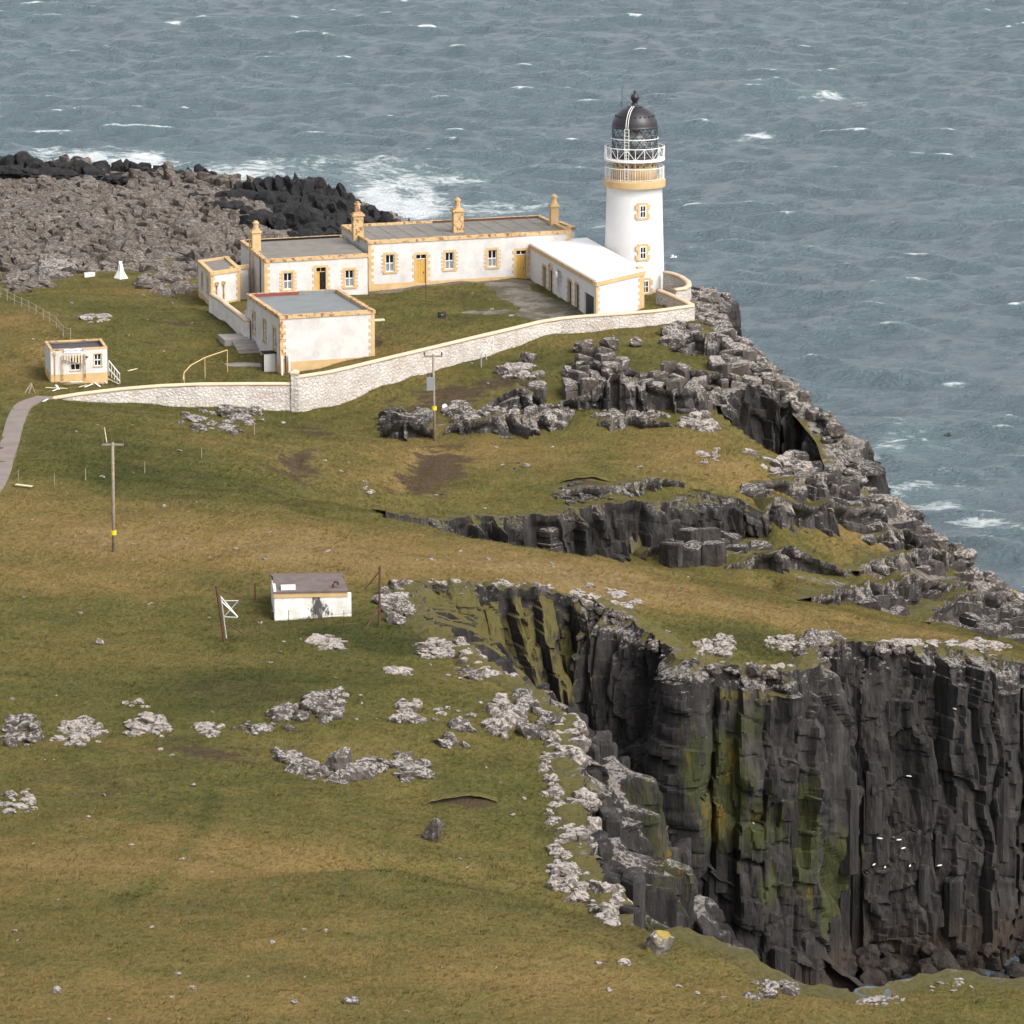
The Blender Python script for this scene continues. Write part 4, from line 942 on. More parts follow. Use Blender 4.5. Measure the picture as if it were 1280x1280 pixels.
# ------------------------------------------------------------------ outcrops and boulders in the turf
def outcrop(label, box, n, smin, smax, mat='rock', tall=1.0, group=None, arc=None, flat=False):
    u0, v0, u1, v1 = box; g = G((u0 + u1) / 2, (v0 + v1) / 2)
    t = thing('rock_outcrop', (g[0], g[1], H(g[0], g[1])), label, 'rocks', group)
    if n >= 12:
        for k in range(2 + n // 14):
            a, b = random.uniform(-.6, .6), random.uniform(-.5, .5)
            if arc is not None: b = b * .3 + arc * (1 - 2 * a * a) * .5
            q = G((u0 + u1) / 2 + a * (u1 - u0) / 2, (v0 + v1) / 2 + b * (v1 - v0) / 2); s = smax * random.uniform(1.25, 1.9)
            put_rock('stone', (q[0], q[1], H(q[0], q[1]) - s * .12), (s * random.uniform(.9, 1.3), s * random.uniform(.8, 1.1), s * random.uniform(.5, .8) * tall), mat, t)
    for k in range(n):
        while True:
            a, b = random.uniform(-1, 1), random.uniform(-1, 1)
            if a * a + b * b <= 1: break
        if arc is not None: b = b * 0.35 + arc * (1 - 2 * a * a) * 0.6
        q = G((u0 + u1) / 2 + a * (u1 - u0) / 2, (v0 + v1) / 2 + b * (v1 - v0) / 2)
        s = (smin + (smax - smin) * random.random() ** 1.8) * 1.22
        h = s * random.uniform(.55, .95) * tall * (0.35 if flat else 1)
        put_rock('stone', (q[0], q[1], H(q[0], q[1]) + h * (-0.18 if tall <= 1 else 0.0)), (s * random.uniform(.85, 1.35), s * random.uniform(.85, 1.3), h), mat, t)
    return t
OC = [
 ('upright lichen-spotted rocks uphill of the big arc of boulders', (380, 862, 425, 908), 16, .25, .55, 'rock', 1.3),
 ('lichen-spotted rocks at the left end of the upper row near the arc', (340, 875, 385, 915), 12, .2, .5, 'rock', 1.2),
 ('pale lichen rocks just right of the upright rocks uphill', (408, 862, 436, 900), 9, .2, .45, 'rockpale', 1.0),
 ('broad arc of lichen-spotted boulders low in the middle of the slope', (345, 925, 500, 988), 60, .2, .55, 'rock', 1.1),
 ('pair of standing pale stones on the turf left of the cliff edge', (490, 868, 528, 925), 14, .2, .42, 'rockpale', 1.2),
 ('three squat brown boulders in a row near the cliff edge', (546, 905, 598, 940), 8, .3, .55, 'rock', 1.3),
 ('small stones above the three squat boulders', (535, 885, 600, 905), 10, .15, .35, 'rockpale', 1.0),
 ('bright white-lichened standing rocks near the cliff edge', (606, 878, 650, 924), 14, .22, .5, 'rockpale', 1.5),
 ('two low rocks side by side below the hut fence', (482, 834, 522, 850), 6, .25, .5, 'rockpale', .7),
 ('flat pale rock pavement in the turf below the hut', (392, 794, 432, 814), 22, .22, .5, 'rockpale', .35),
 ('layered grey outcrop right of the arc of boulders', (492, 946, 540, 984), 16, .25, .55, 'rock', .9),
 ('cluster of knobbly stones second from the left edge', (70, 897, 130, 937), 34, .2, .45, 'rockpale', .9),
 ('mound of knobbly stones in the turf with a small patch above it', (155, 893, 214, 925), 32, .2, .45, 'rockpale', .9),
 ('tiny rock patch above the mound of knobbly stones', (156, 876, 184, 890), 7, .15, .3, 'rockpale', .7),
 ('low oval rock cluster between the stone mounds and the arc', (241, 905, 275, 922), 14, .18, .38, 'rockpale', .8),
 ('row of small separate stones left of the upright rocks', (278, 903, 345, 920), 12, .15, .32, 'rock', 1.0),
 ('lichen rocks at the left edge of the slope', (0, 896, 48, 936), 22, .2, .45, 'rock', 1.1),
 ('white-topped stones lowest at the left edge', (0, 985, 46, 1020), 16, .15, .32, 'rockpale', .9),
 ('dark rocks below the white wall with small white stones', (275, 503, 330, 546), 26, .25, .65, 'rock', 1.0),
 ('scatter of stones left of the dark rocks below the wall', (225, 510, 280, 546), 18, .2, .45, 'rock', .9),
 ('dark outcrop left of the electricity pole with the transformer', (478, 512, 540, 546), 22, .35, .8, 'block', 1.3),
 ('dark lichen-topped outcrop just right of the transformer pole', (562, 508, 602, 538), 18, .3, .7, 'rock', 1.3),
 ('dark outcrop with white lichen right of the pole', (600, 505, 660, 540), 22, .3, .7, 'rock', 1.2),
 ('rounded outcrop below the pale columns', (672, 510, 715, 536), 16, .3, .7, 'rock', 1.2),
 ('lichen rocks below the middle of the long wall', (632, 456, 674, 482), 14, .3, .7, 'rockpale', 1.1),
 ('stone row below the columned crest at the terrace edge', (745, 512, 835, 530), 22, .25, .6, 'rock', 1.0),
 ('broken rocks left of the dark bluff', (845, 515, 900, 540), 22, .25, .6, 'rockpale', 1.0),
 ('lichen rocks on the slope right of the wall end', (825, 408, 880, 440), 26, .3, .8, 'rock', 1.1),
 ('scatter of small stones on the terrace turf', (860, 560, 905, 580), 14, .15, .35, 'rockpale', .9),
 ('low stones in a line at the front of the terrace', (690, 606, 770, 632), 16, .25, .5, 'block', .8),
 ('three small stones at the left of the terrace', (452, 600, 466, 620), 5, .2, .35, 'rockpale', .9),
 ('small stones in the middle of the terrace turf', (642, 578, 660, 588), 5, .15, .3, 'rock', .9),
 ('whitened rocks on the cliff lip above the fallen column slope', (686, 1042, 748, 1130), 70, .2, .5, 'rockpale', 1.1),
 ('lichen rocks on the lowest part of the cliff lip', (735, 1095, 785, 1150), 44, .18, .42, 'rock', 1.0),
 ('dark rocks where the cliff lip meets the near brow', (755, 1120, 815, 1158), 34, .25, .6, 'rock', 1.0),
 ('narrow string of lichen rocks along the cliff lip', (676, 925, 708, 1035), 40, .18, .4, 'rockpale', 1.1),
 ('blocky rocks on the cliff lip at the head of the string', (640, 846, 700, 930), 34, .28, .65, 'rock', 1.1),
 ('rock ledge on the near lip of the grassy gully', (520, 790, 570, 826), 22, .25, .55, 'rockpale', .9),
 ('ledge rocks at the lower end of the gully lip', (565, 822, 640, 852), 26, .22, .5, 'rock', .9),
 ('rocks at the head of the inlet beside the fence post', (478, 728, 515, 785), 26, .3, .65, 'rock', 1.2),
 ('lichened crest along the top of the inlet back wall', (560, 730, 690, 742), 30, .2, .45, 'rockpale', .6),
 ('lichened crest where the inlet back wall starts to fall', (690, 732, 800, 775), 40, .22, .5, 'rockpale', .8),
 ('stones in the turf above the left end of the buttress', (865, 795, 925, 822), 36, .18, .42, 'rockpale', 1.0),
 ('white speckled stones in the turf of the buttress top', (950, 795, 1010, 812), 34, .15, .34, 'rockpale', .9),
 ('crag of pale splintered rock at the right shoulder of the buttress', (1000, 796, 1052, 845), 60, .25, .6, 'rock', 1.4),
 ('pale capstones along the front lip of the buttress', (898, 838, 1000, 850), 26, .25, .5, 'rockpale', .8),
 ('pale capstones along the right-hand cliff top', (1085, 802, 1262, 818), 44, .25, .55, 'rockpale', .8),
 ('rocks around the little pool at the foot of the picture', (1062, 1243, 1130, 1258), 26, .1, .28, 'rockpale', .8),
 ('row of rocks on the near cliff lip', (925, 1225, 1005, 1254), 14, .15, .4, 'rock', 1.0),
 ('stones on the hump at the lower right corner', (1130, 1222, 1240, 1240), 16, .08, .2, 'rockpale', .8),
 ('rock patch on the left grass between the small hut and the white marker', (98, 392, 135, 404), 16, .25, .55, 'rockpale', .7),
 ('brown rocks breaking the grass at the far left below the shore', (0, 340, 60, 366), 34, .4, 1.0, 'shore', .8),
 ('brown rocks between the marker and the house wing', (175, 340, 246, 372), 34, .35, .95, 'shore', .8),
 ('grey crag where the left grass meets the rocky shore', (40, 326, 82, 352), 12, .6, 1.5, 'rock', .9),
]
for row in OC: outcrop(row[0], row[1], row[2], row[3], row[4], row[5], row[6], arc=(0.8 if row[0].startswith('broad arc') else None))

def block_outcrop(label, px, sx, sy, hr, mat, dens=.5, seed=1, jr=(0, 1)):
    poly = [tuple(G(u, v)[:2]) for (u, v) in px]; c = np.mean(poly, axis=0); r = random.Random(seed)
    t = thing('rock_outcrop', (c[0], c[1], H(c[0], c[1])), label, 'rocks')
    for wp, cell in cells(poly, sx, sy, r.uniform(-.2, .4), .48, rnd=r, half=.3, drop=.2):
        if bool(in_poly(np.array(wp[0]), np.array(wp[1]), SEA)): continue
        if float(fbm(np.array(wp[0] / 3.2), np.array(wp[1] / 3.6), octv=2, seed=seed + 60)) > (dens - .5) * 2: continue
        zt = H(*wp) + r.uniform(*hr); mb = MB(); prism(mb, cell, zt - hr[1] - 1.6, zt, r, cham=.2, tilt=.3, jag=.12, joints=r.randint(*jr)); mb.build('stone', M[mat], t)
block_outcrop('large crest of columned rock on the slope below the wall', [(708, 505), (790, 508), (795, 480), (770, 452), (715, 458)], 1.15, 1.5, (.5, 1.7), 'rock', .62, 3)
block_outcrop('row of blunt columns right of the columned crest', [(790, 510), (870, 515), (905, 508), (900, 485), (850, 478), (795, 478)], 1.2, 1.6, (.6, 1.9), 'rock', .62, 4)
block_outcrop('weathered rock crest along the top of the dark bluff', [(880, 506), (905, 498), (955, 488), (985, 500), (975, 482), (900, 474)], 1.1, 1.4, (.2, .8), 'rock', .7, 5)
block_outcrop('tumbled crag at the cliff edge above the dark bluff', [(888, 470), (950, 474), (962, 464), (938, 430), (900, 428)], 1.3, 1.8, (.3, 1.3), 'rock', .72, 6)
block_outcrop('tumbled crag at the cliff edge below the tower', [(865, 425), (928, 428), (905, 396), (878, 382), (868, 392)], 1.2, 1.8, (.3, 1.3), 'rock', .66, 7)
block_outcrop('pale broken rock between the terrace turf and the bluff foot', [(925, 548), (960, 572), (1005, 580), (1045, 602), (1010, 612), (960, 596), (930, 575)], .95, 1.1, (.1, .7), 'rockpale', .8, 8)
block_outcrop('columned outcrop with pale caps in the terrace slope', [(615, 520), (675, 522), (680, 495), (625, 490)], 1.0, 1.4, (.5, 1.5), 'rock', .6, 9)
# peat banks where the turf has slipped
def peat_bank(rows, h, back=1.6):
    pts = [G(u, v) for (u, v) in rows]; s, p = resample([tuple(q) for q in pts], .25); n = len(s); vs = []
    for i in range(n):
        e = max(0.02, math.sin(math.pi * min(1, max(0, (i + .4) / n)))) ** .8 * (1 + .5 * float(vnoise(np.array(s[i] * .8), np.array(1.0), seed=9))); hh = h * e * (1 + .25 * float(vnoise(np.array(s[i] * 1.7), np.array(0.0), seed=6))); jx = .12 * float(vnoise(np.array(s[i] * 2.3), np.array(3.0), seed=7))
        for (dy, dz) in ((back, -.05), (.5, hh * .95), (.02 + jx, hh), (-.03 + jx, hh * .85), (.22, hh * .45), (.12, -.25)):
            x, y = p[i, 0], p[i, 1] + dy; vs.append((x, y, (H(x, y) if dy > 1 else H(p[i, 0], p[i, 1])) + dz))
    m = 6; top = MB(); top.add(vs, [(i * m + j, (i + 1) * m + j, (i + 1) * m + j + 1, i * m + j + 1) for i in range(n - 1) for j in (0, 1, 2)]); o = top.build('turf_bank', M['turf'], None); tag(o, kind='structure')
    fa = MB(); fa.add(vs, [(i * m + j, (i + 1) * m + j, (i + 1) * m + j + 1, i * m + j + 1) for i in range(n - 1) for j in (3, 4)]); tag(fa.build('peat_face', M['peat'], o), kind='structure')
M['peat'] = plain('bare_peat', (0.028, 0.019, 0.013), .95, .4, 2.0, bump=.05)
peat_bank([(528, 1009), (545, 1006), (575, 1001), (600, 999), (622, 1004)], .27)
peat_bank([(680, 1041), (695, 1044), (716, 1050)], .35)
peat_bank([(696, 606), (715, 603), (740, 600), (764, 604)], .25)


t = thing('rock_outcrop', RIM_H[4], 'line of crags along the seaward cliff edge right of the tower', 'rocks')
_, rp_ = resample(RIM_H[1:] + RIM_FAR[:1], .55)
for q in rp_:
    s_ = random.uniform(.35, 1.0); o_ = random.uniform(-1.6, .9); x_, y_ = q[0] + o_, q[1] + random.uniform(-1, .5); z_ = float(HT(q[0] - .8, q[1]))
    put_rock('stone', (x_, y_, z_ + s_ * random.uniform(-.3, .25)), (s_ * 1.1, s_, s_ * random.uniform(.7, 1.1)), 'rock', t)
def lip_rocks(label, path, step, smin, smax, mat, inn=.6, out=1.3, dz=0.0):
    t = thing('rock_outcrop', path[len(path) // 2], label, 'rocks'); s, q = resample(path, step)
    tx, ty = np.gradient(conv1(q[:, 0], 3)), np.gradient(conv1(q[:, 1], 3)); L = np.hypot(tx, ty) + 1e-9
    for i in range(len(s)):
        if float(vnoise(np.array(s[i] / 3.0), np.array(0.0), seed=5)) < -.35: continue
        o_ = random.uniform(-inn, out); x_, y_ = q[i, 0] + ty[i] / L[i] * o_, q[i, 1] - tx[i] / L[i] * o_; z_ = float(HT(q[i, 0] - ty[i] / L[i] * .5, q[i, 1] + tx[i] / L[i] * .5)); s_ = smin + (smax - smin) * random.random() ** 1.6
        put_rock('stone', (x_, y_, z_ + dz + s_ * random.uniform(-.35, .15) - max(0, o_ - .8) * .5), (s_ * random.uniform(.8, 1.3), s_ * random.uniform(.8, 1.2), s_ * random.uniform(.6, 1.1)), mat, t)
lip_rocks('pale lichened rocks right on the brink of the left inlet wall', RIM_LEFT[:9], .22, .2, .75, 'rockpale')
lip_rocks('broken rocks on the brink of the inlet back wall', RIM_BACK[:7], .35, .18, .5, 'rock')
lip_rocks('broken rocks on the brink of the buttress and right-hand cliff', RIM_BACK[6:], .32, .18, .55, 'rock', .4, 1.2)
t = thing('rock_outcrop', RIM_OUT[2], 'line of crags along the outer edge of the stepped rocks', 'rocks')
_, rp_ = resample(RIM_OUT, .6)
for q in rp_:
    s_ = random.uniform(.4, 1.1); z_ = float(HT(q[0] - .6, q[1] - .6))
    put_rock('stone', (q[0] + random.uniform(-1.2, .6), q[1] + random.uniform(-1.2, .6), z_ + s_ * random.uniform(-.35, .2)), (s_ * 1.2, s_, s_ * random.uniform(.6, .9)), 'yellowrock' if random.random() < .12 else 'rock', t)

def boulder(label, u, v, size, mat, rot=(0.1, 0.05, 0.4), var=0, sink=0.35):
    g = G(u, v); o = put_rock('boulder', (g[0], g[1], H(g[0], g[1]) + size[2] * (1 - sink) * 0.6), size, mat, None, rot, var)
    tag(o, label, 'boulder'); return o
boulder('rounded boulder with yellow lichen near the near cliff edge', 822, 1190, (0.88, 0.7, 0.72), 'yellowrock', var=3)
boulder('large leaning grey boulder below the dark turf scarp', 541, 1050, (0.55, 0.6, 0.85), 'rock', (0.25, 0.25, 0.3), 5)
boulder('big rounded boulder in the middle of the boulder arc', 420, 968, (0.85, 0.75, 1.15), 'rock', (0.1, 0.1, 1.0), 1)
boulder('wide flat-topped brown boulder under the long wall', 730, 440, (1.3, .9, .9), 'rock', var=6)
boulder('rounded boulder right of the flat-topped brown boulder', 762, 437, (.95, .8, .85), 'rock', var=8)
boulder('small round boulder right of the pair under the wall', 794, 433, (.62, .6, .6), 'rockpale', var=9)
boulder('rounded brown boulder below the middle of the wall', 661, 452, (.85, .7, .6), 'rock', var=10)
boulder('small pale wedge stone left of the yellow boulder', 780, 1207, (.38, .3, .22), 'rockpale', var=2)
boulder('flat pale slab uphill of the yellow boulder', 766, 1158, (.5, .35, .22), 'rockpale', var=4)
boulder('grey stone standing in the courtyard lawn', 553, 398, (.42, .4, .5), 'block', var=7)
boulder('black rock at the outer foot of the tower wall', 868, 372, (.7, .6, .7), 'wet', var=11)
boulder('square pale stone alone on the left slope', 124, 806, (.3, .28, .3), 'rockpale', var=12)
boulder('grey stone at the bottom edge of the slope', 438, 1254, (.38, .3, .22), 'rock', var=13)
boulder('pale stone alone at the bottom left', 71, 1242, (.26, .24, .2), 'rockpale', var=2)
LOOSE = [(30, 747), (60, 800), (100, 768), (15, 875), (150, 812), (15, 1000), (228, 1075), (380, 1163), (408, 1164), (555, 1210), (620, 1210), (748, 1207), (762, 1240), (880, 1255), (848, 1235), (870, 1243), (905, 1248), (310, 1222), (222, 1218), (215, 1248), (135, 1275), (340, 1180), (18, 1165), (1085, 1232),
         (232, 675), (295, 687), (410, 690), (465, 690), (40, 650), (170, 640), (205, 634), (235, 641), (262, 697), (290, 640), (370, 690), (520, 700), (540, 725), (610, 700), (575, 690), (690, 705), (770, 715), (850, 735), (860, 722), (950, 770), (1020, 790), (110, 665), (65, 560), (95, 540), (122, 532), (165, 532), (330, 700), (350, 815), (355, 803), (338, 830), (375, 800), (450, 870), (575, 850), (560, 845),
         (635, 997), (655, 1000), (625, 980), (608, 960), (470, 900), (452, 880), (445, 900), (70, 870), (200, 938), (215, 945), (265, 890), (130, 995), (585, 1085), (575, 1075), (640, 1020), (690, 470), (610, 480), (590, 455), (540, 700), (660, 575), (830, 590), (885, 595), (800, 585), (760, 640), (690, 560), (620, 560), (300, 415), (240, 405), (205, 440), (30, 440), (20, 480), (40, 425), (160, 420), (185, 400), (90, 380), (110, 372), (180, 370), (215, 380), (640, 395), (615, 387), (550, 360), (575, 362), (590, 368), (612, 375)]
rl = random.Random(3)
for k in range(60): LOOSE.append((rl.uniform(0, 700), rl.choice((rl.uniform(640, 860), rl.uniform(860, 1280), rl.uniform(520, 640)))))
for (u, v) in LOOSE:
    g = G(u, v)
    if g[2] < 5: continue
    s = rl.uniform(.07, .2)
    o = put_rock('loose_stone', (g[0], g[1], g[2] + s * .15), (s * rl.uniform(.9, 1.9), s, s * rl.uniform(.4, .7)), 'rockpale')
    zone = ('near the bottom of the slope below all the outcrops' if v > 1030 else 'on the slope among the lichened outcrops' if v > 850 else 'on the green slope around the low hut' if v > 735 else 'on the ochre hilltop between the poles' if v > 625 else 'on the turf of the terrace below the wall' if u > 400 and v > 440 else 'on the courtyard lawn' if u > 400 else 'on the turf below the left wall' if v > 500 else 'on the grass between the ruined hut and the shore')
    tag(o, 'small pale stone lying loose ' + zone, 'stone', 'loose stones ' + zone)

# ================================================================== BUILDINGS
UP = np.array([0, 0, 1.0])
class Wall:
    """vertical wall plane from A to B (left to right seen from outside); s along, n outward"""
    def __init__(s, A, B):
        s.A = np.array([A[0], A[1], 0.0]); s.B = np.array([B[0], B[1], 0.0]); d = s.B - s.A; s.L = np.linalg.norm(d); s.d = d / s.L; s.n = np.array([s.d[1], -s.d[0], 0])
    def at(s, u, v):
        r = ray(u, v); o = np.array([0, 0, CZ]); t = np.dot(s.A - o, s.n) / np.dot(r, s.n); p = o + r * t
        return float(np.dot(p - s.A, s.d)), float(p[2])
    def box(s, mb, s0, s1, z0, z1, n0, n1): mb.box(s.A, s.d, s.n, UP, (s0, n0, z0), (s1, n1, z1)); return mb
    def pt(s, a, z, n=0.0): return s.A + s.d * a + s.n * n + UP * z
def wall_mesh(w, z0, z1, ops, s0=0.0, s1=None, depth=0.28):
    s1 = w.L if s1 is None else s1; mb = MB()
    ss = sorted({s0, s1, *[o[0] for o in ops], *[o[1] for o in ops]}); zs = sorted({z0, z1, *[o[2] for o in ops], *[o[3] for o in ops]})
    ss = [q for q in ss if s0 <= q <= s1]; zs = [q for q in zs if z0 <= q <= z1]
    for i in range(len(ss) - 1):
        for j in range(len(zs) - 1):
            cs, cz = (ss[i] + ss[i + 1]) / 2, (zs[j] + zs[j + 1]) / 2
            if any(o[0] < cs < o[1] and o[2] < cz < o[3] for o in ops): continue
            mb.add([w.pt(ss[i], zs[j]), w.pt(ss[i + 1], zs[j]), w.pt(ss[i + 1], zs[j + 1]), w.pt(ss[i], zs[j + 1])], [(0, 1, 2, 3)])
    for (a, b, c, d) in ops:
        f = [w.pt(a, c), w.pt(b, c), w.pt(b, d), w.pt(a, d)]; k = [w.pt(a, c, -depth), w.pt(b, c, -depth), w.pt(b, d, -depth), w.pt(a, d, -depth)]
        mb.add(f + k, [(0, 4, 5, 1), (1, 5, 6, 2), (2, 6, 7, 3), (3, 7, 4, 0)])
    return mb
def surround(w, parent, a, b, c, d, mat='ochre', bw=0.2, tooth=0.2, proud=0.03, sill=True, nb=5, name='surround'):
    mb = MB()
    w.box(mb, a - bw, b + bw, d, d + bw * 1.1, -0.05, proud)
    w.box(mb, a - bw - (.06 if sill else 0), b + bw + (.06 if sill else 0), c - bw * 0.8, c, -0.05, proud + (0.05 if sill else 0))
    for (p, q, sg) in ((a - bw, a, -1), (b, b + bw, 1)):
        w.box(mb, p, q, c, d, -0.05, proud)
        h = (d - c) / (2 * nb - 1)
        for k in range(nb):
            z0 = c + 2 * k * h
            if sg < 0: w.box(mb, p - tooth, p, z0, z0 + h, -0.05, proud)
            else: w.box(mb, q, q + tooth, z0, z0 + h, -0.05, proud)
    return mb.build(name, M[mat], parent)
def window(w, parent, cs, cz, wd, ht, mat='ochre', blind=True, **kw):
    a, b, c, d = cs - wd / 2, cs + wd / 2, cz - ht / 2, cz + ht / 2
    fr = MB(); t = 0.07
    w.box(fr, a, a + t, c, d, -.2, -.1); w.box(fr, b - t, b, c, d, -.2, -.1); w.box(fr, a + t, b - t, d - t, d, -.2, -.1); w.box(fr, a + t, b - t, c, c + t, -.2, -.1)
    w.box(fr, a + t, b - t, cz - t / 2, cz + t / 2, -.2, -.09); w.box(fr, cs - t / 2.4, cs + t / 2.4, c + t, cz - t / 2, -.19, -.11); w.box(fr, cs - t / 2.4, cs + t / 2.4, cz + t / 2, d - t, -.19, -.11)
    f = fr.build('window', M['frame'], parent)
    for (p, q) in ((a + t, cs - t / 2.4), (cs + t / 2.4, b - t)):
        for k, (r0, r1) in enumerate(((c + t, cz - t / 2), (cz + t / 2, d - t))):
            pm = MB(); w.box(pm, p, q, r0, r1, -.185, -.16); pm.build('pane', M['blindglass'] if (blind and k == 0) else M['glass'], f)
    surround(w, parent, a, b, c, d, mat, **kw)
    return (a, b, c, d)
M['blindglass'] = plain('curtained_glass', (0.2, 0.21, 0.22), 0.3, 0.3, 6.0, spec=0.4)
def door(w, parent, cs, z0, wd, ht, mat='door', fan=True, sur='ochre', opened=False, **kw):
    a, b, c, d = cs - wd / 2, cs + wd / 2, z0, z0 + ht; top = d - (0.42 if fan else 0)
    mb = MB(); n = 4
    for k in range(n):
        w.box(mb, a + .02 + k * (wd - .04) / n, a + .02 + (k + 1) * (wd - .04) / n - .015, c, top - .03, -.22, -.14)
    o = mb.build('door', M[mat], parent)
    hb = MB(); w.box(hb, b - .22, b - .16, c + .95, c + 1.1, -.14, -.09); hb.build('handle', M['rust'], o)
    if fan:
        fb = MB(); w.box(fb, a, b, top, top + .05, -.22, -.1); w.box(fb, cs - .025, cs + .025, top + .05, d, -.22, -.1); f = fb.build('fanlight', M['frame' if mat != 'dark' else 'ochre'], parent)
        pm = MB(); w.box(pm, a + .02, b - .02, top + .05, d - .02, -.21, -.18); pm.build('pane', M['glass'], f)
    if sur: surround(w, parent, a, b, c, d, sur, sill=False, name='surround', **kw)
    return (a, b, c, d)
def quoin_col(w, parent, at_end, z0, z1, mat='ochre', wd=0.28, tooth=0.22, h=0.3, proud=0.03):
    mb = MB(); e0, e1 = (w.L - wd, w.L + proud) if at_end else (-proud, wd)
    w.box(mb, e0, e1, z0, z1, -0.1, proud); z = z0 + .1
    while z + h < z1:
        if at_end: w.box(mb, e0 - tooth, e0, z, z + h, -0.05, proud)
        else: w.box(mb, e1, e1 + tooth, z, z + h, -0.05, proud)
        z += 2 * h
    return mb.build('quoins', M[mat], parent)
def plinth(w, parent, z0, z1, gaps=(), mat='ochre', s0=0.0, s1=None):
    mb = MB(); edges = [s0]; s1 = w.L if s1 is None else s1
    for (a, b) in sorted(gaps): edges += [a, b]
    edges.append(s1)
    for i in range(0, len(edges), 2):
        if edges[i + 1] > edges[i] + .05: w.box(mb, edges[i], edges[i + 1], z0, z1, -0.1, 0.045)
    return mb.build('plinth', M[mat], parent)
def flat_roof(parent, C, z, mat, rimmat='ochreflake', inner='rust', fascia=0.32, par=0.16, thick=0.32, over=0.09, sides=(0, 1, 2, 3)):
    """C = FL, FR, BR, BL corners (xy)"""
    C = [np.array([c[0], c[1], 0.0]) for c in C]
    rb_ = MB(); rb_.add([c + UP * (z - par) for c in C], [(0, 1, 2, 3)]); rb_.build('roof', M[mat], parent)
    for i in range(4):
        if i not in sides: continue
        w = Wall(C[i], C[(i + 1) % 4]); mb = MB()
        e = 0.004 * (i % 2)
        w.box(mb, -over, w.L + over, z - fascia + e, z + e, -thick, over); mb.build('coping', M[rimmat], parent)
def corners3(FL, FR, BL):
    FL, FR, BL = (np.array(q[:2]) for q in (FL, FR, BL)); return [FL, FR, FR + BL - FL, BL]
def chimney(parent, u, v, z, vtop, wd=0.95, mat='ochreflake', rot=0.28):
    b = P(u, v, z); top = PY(u, vtop, b[1])[2]; h = top - z; mb = MB()
    mb.abox((b[0], b[1], z - .3), (wd, wd * .8, h * .60 + .3), rot)
    mb.abox((b[0], b[1], z + h * .60), (wd * 1.25, wd * 1.05, .16), rot); mb.abox((b[0], b[1], z + h * .60 + .16), (wd * .95, wd * .8, .14), rot)
    o = mb.build('chimney', M[mat], parent)
    p = MB(); p.lathe((b[0], b[1]), [(.27, z + h * .60 + .3), (.24, z + h * .9), (.31, z + h * .9 + .02), (.31, z + h * .95), (.2, z + h * .955), (.17, top)], 12); p.build('chimney_pot', M['ochreflake' if mat != 'ochre' else 'ochre'], o)
    return o

# ---- keepers' house: long block, lower block, wing
zm, zl, zw = 33.3, 32.6, 31.5
hFL, hFR = P(460.5, 301, zm), P(713, 287.5, zm); hBL = P(427, 281, zm); hBR = hFR + (P(675, 269, zm) - hFR)
house = thing('keepers_house', ((hFL[0] + hFR[0]) / 2, (hFL[1] + hFR[1]) / 2 + 4, 28.8), 'long flat-roofed white house with ochre window surrounds and a row of chimneys', 'house')
HC = [hFL, hFR, hBR, hBL]
w1 = Wall(hFL, hFR); ops = []
for (u, v) in ((487.5, 329), (562, 326), (615.5, 323)):
    s_, z_ = w1.at(u, v); ops.append(window(w1, house, s_, z_, .84, 1.6))
dg = []
for (u, v) in ((526.5, 354.5), (651.5, 349)):
    s_, z_ = w1.at(u, v); ops.append(door(w1, house, s_, z_, .95, 2.7)); dg.append((s_ - .68, s_ + .68))
wall_mesh(w1, 27.0, zm - .2, ops).build('wall', M['white'], house)
plinth(w1, house, 27.2, 29.25, dg)
quoin_col(w1, house, False, 27.3, zm - .3); quoin_col(w1, house, True, 27.3, zm - .3)
for (a, b) in ((hFR, hBR), (hBR, hBL), (hBL, hFL)): wall_mesh(Wall(a, b), 26.5, zm - .2, []).build('wall', M['white'], house)
flat_roof(house, HC, zm, 'roofgrey', par=0.2)
mb = MB(); wb = Wall(hBR, hBL); wb.box(mb, 0.3, wb.L * .55, zm - .22, zm - .004, -.40, -.33); mb.build('parapet_flashing', M['rust'], house)
chimney(house, 447, 296, zm - .2, 252, .95); chimney(house, 572, 290, zm - .2, 247, .95); chimney(house, 692.5, 281.5, zm - .2, 243, .75, 'ochre')
# roof seams
for k in range(1, 12):
    mb = MB(); t = k / 12; a = hFL + (hFR - hFL) * t; b = hBL + (hBR - hBL) * t
    a2, b2 = a + (b - a) * .06, a + (b - a) * .94; mb.bar((a2[0], a2[1], zm - .19), (b2[0], b2[1], zm - .19), .05, .03); mb.build('roof_seam', M['roofgrey'], house)
# small annexe at the right end
e0 = w1.pt(w1.L, 0, -2.5); e1 = e0 + w1.d * 1.35; eb = e0 - w1.n * 3.5
EC = corners3(e0, e1, eb)
for i in range(4): wall_mesh(Wall(EC[i], EC[(i + 1) % 4]), 27, zm - .3, []).build('wall', M['white'], house)
flat_roof(house, EC, zm - .1, 'roofgrey', 'ochre')
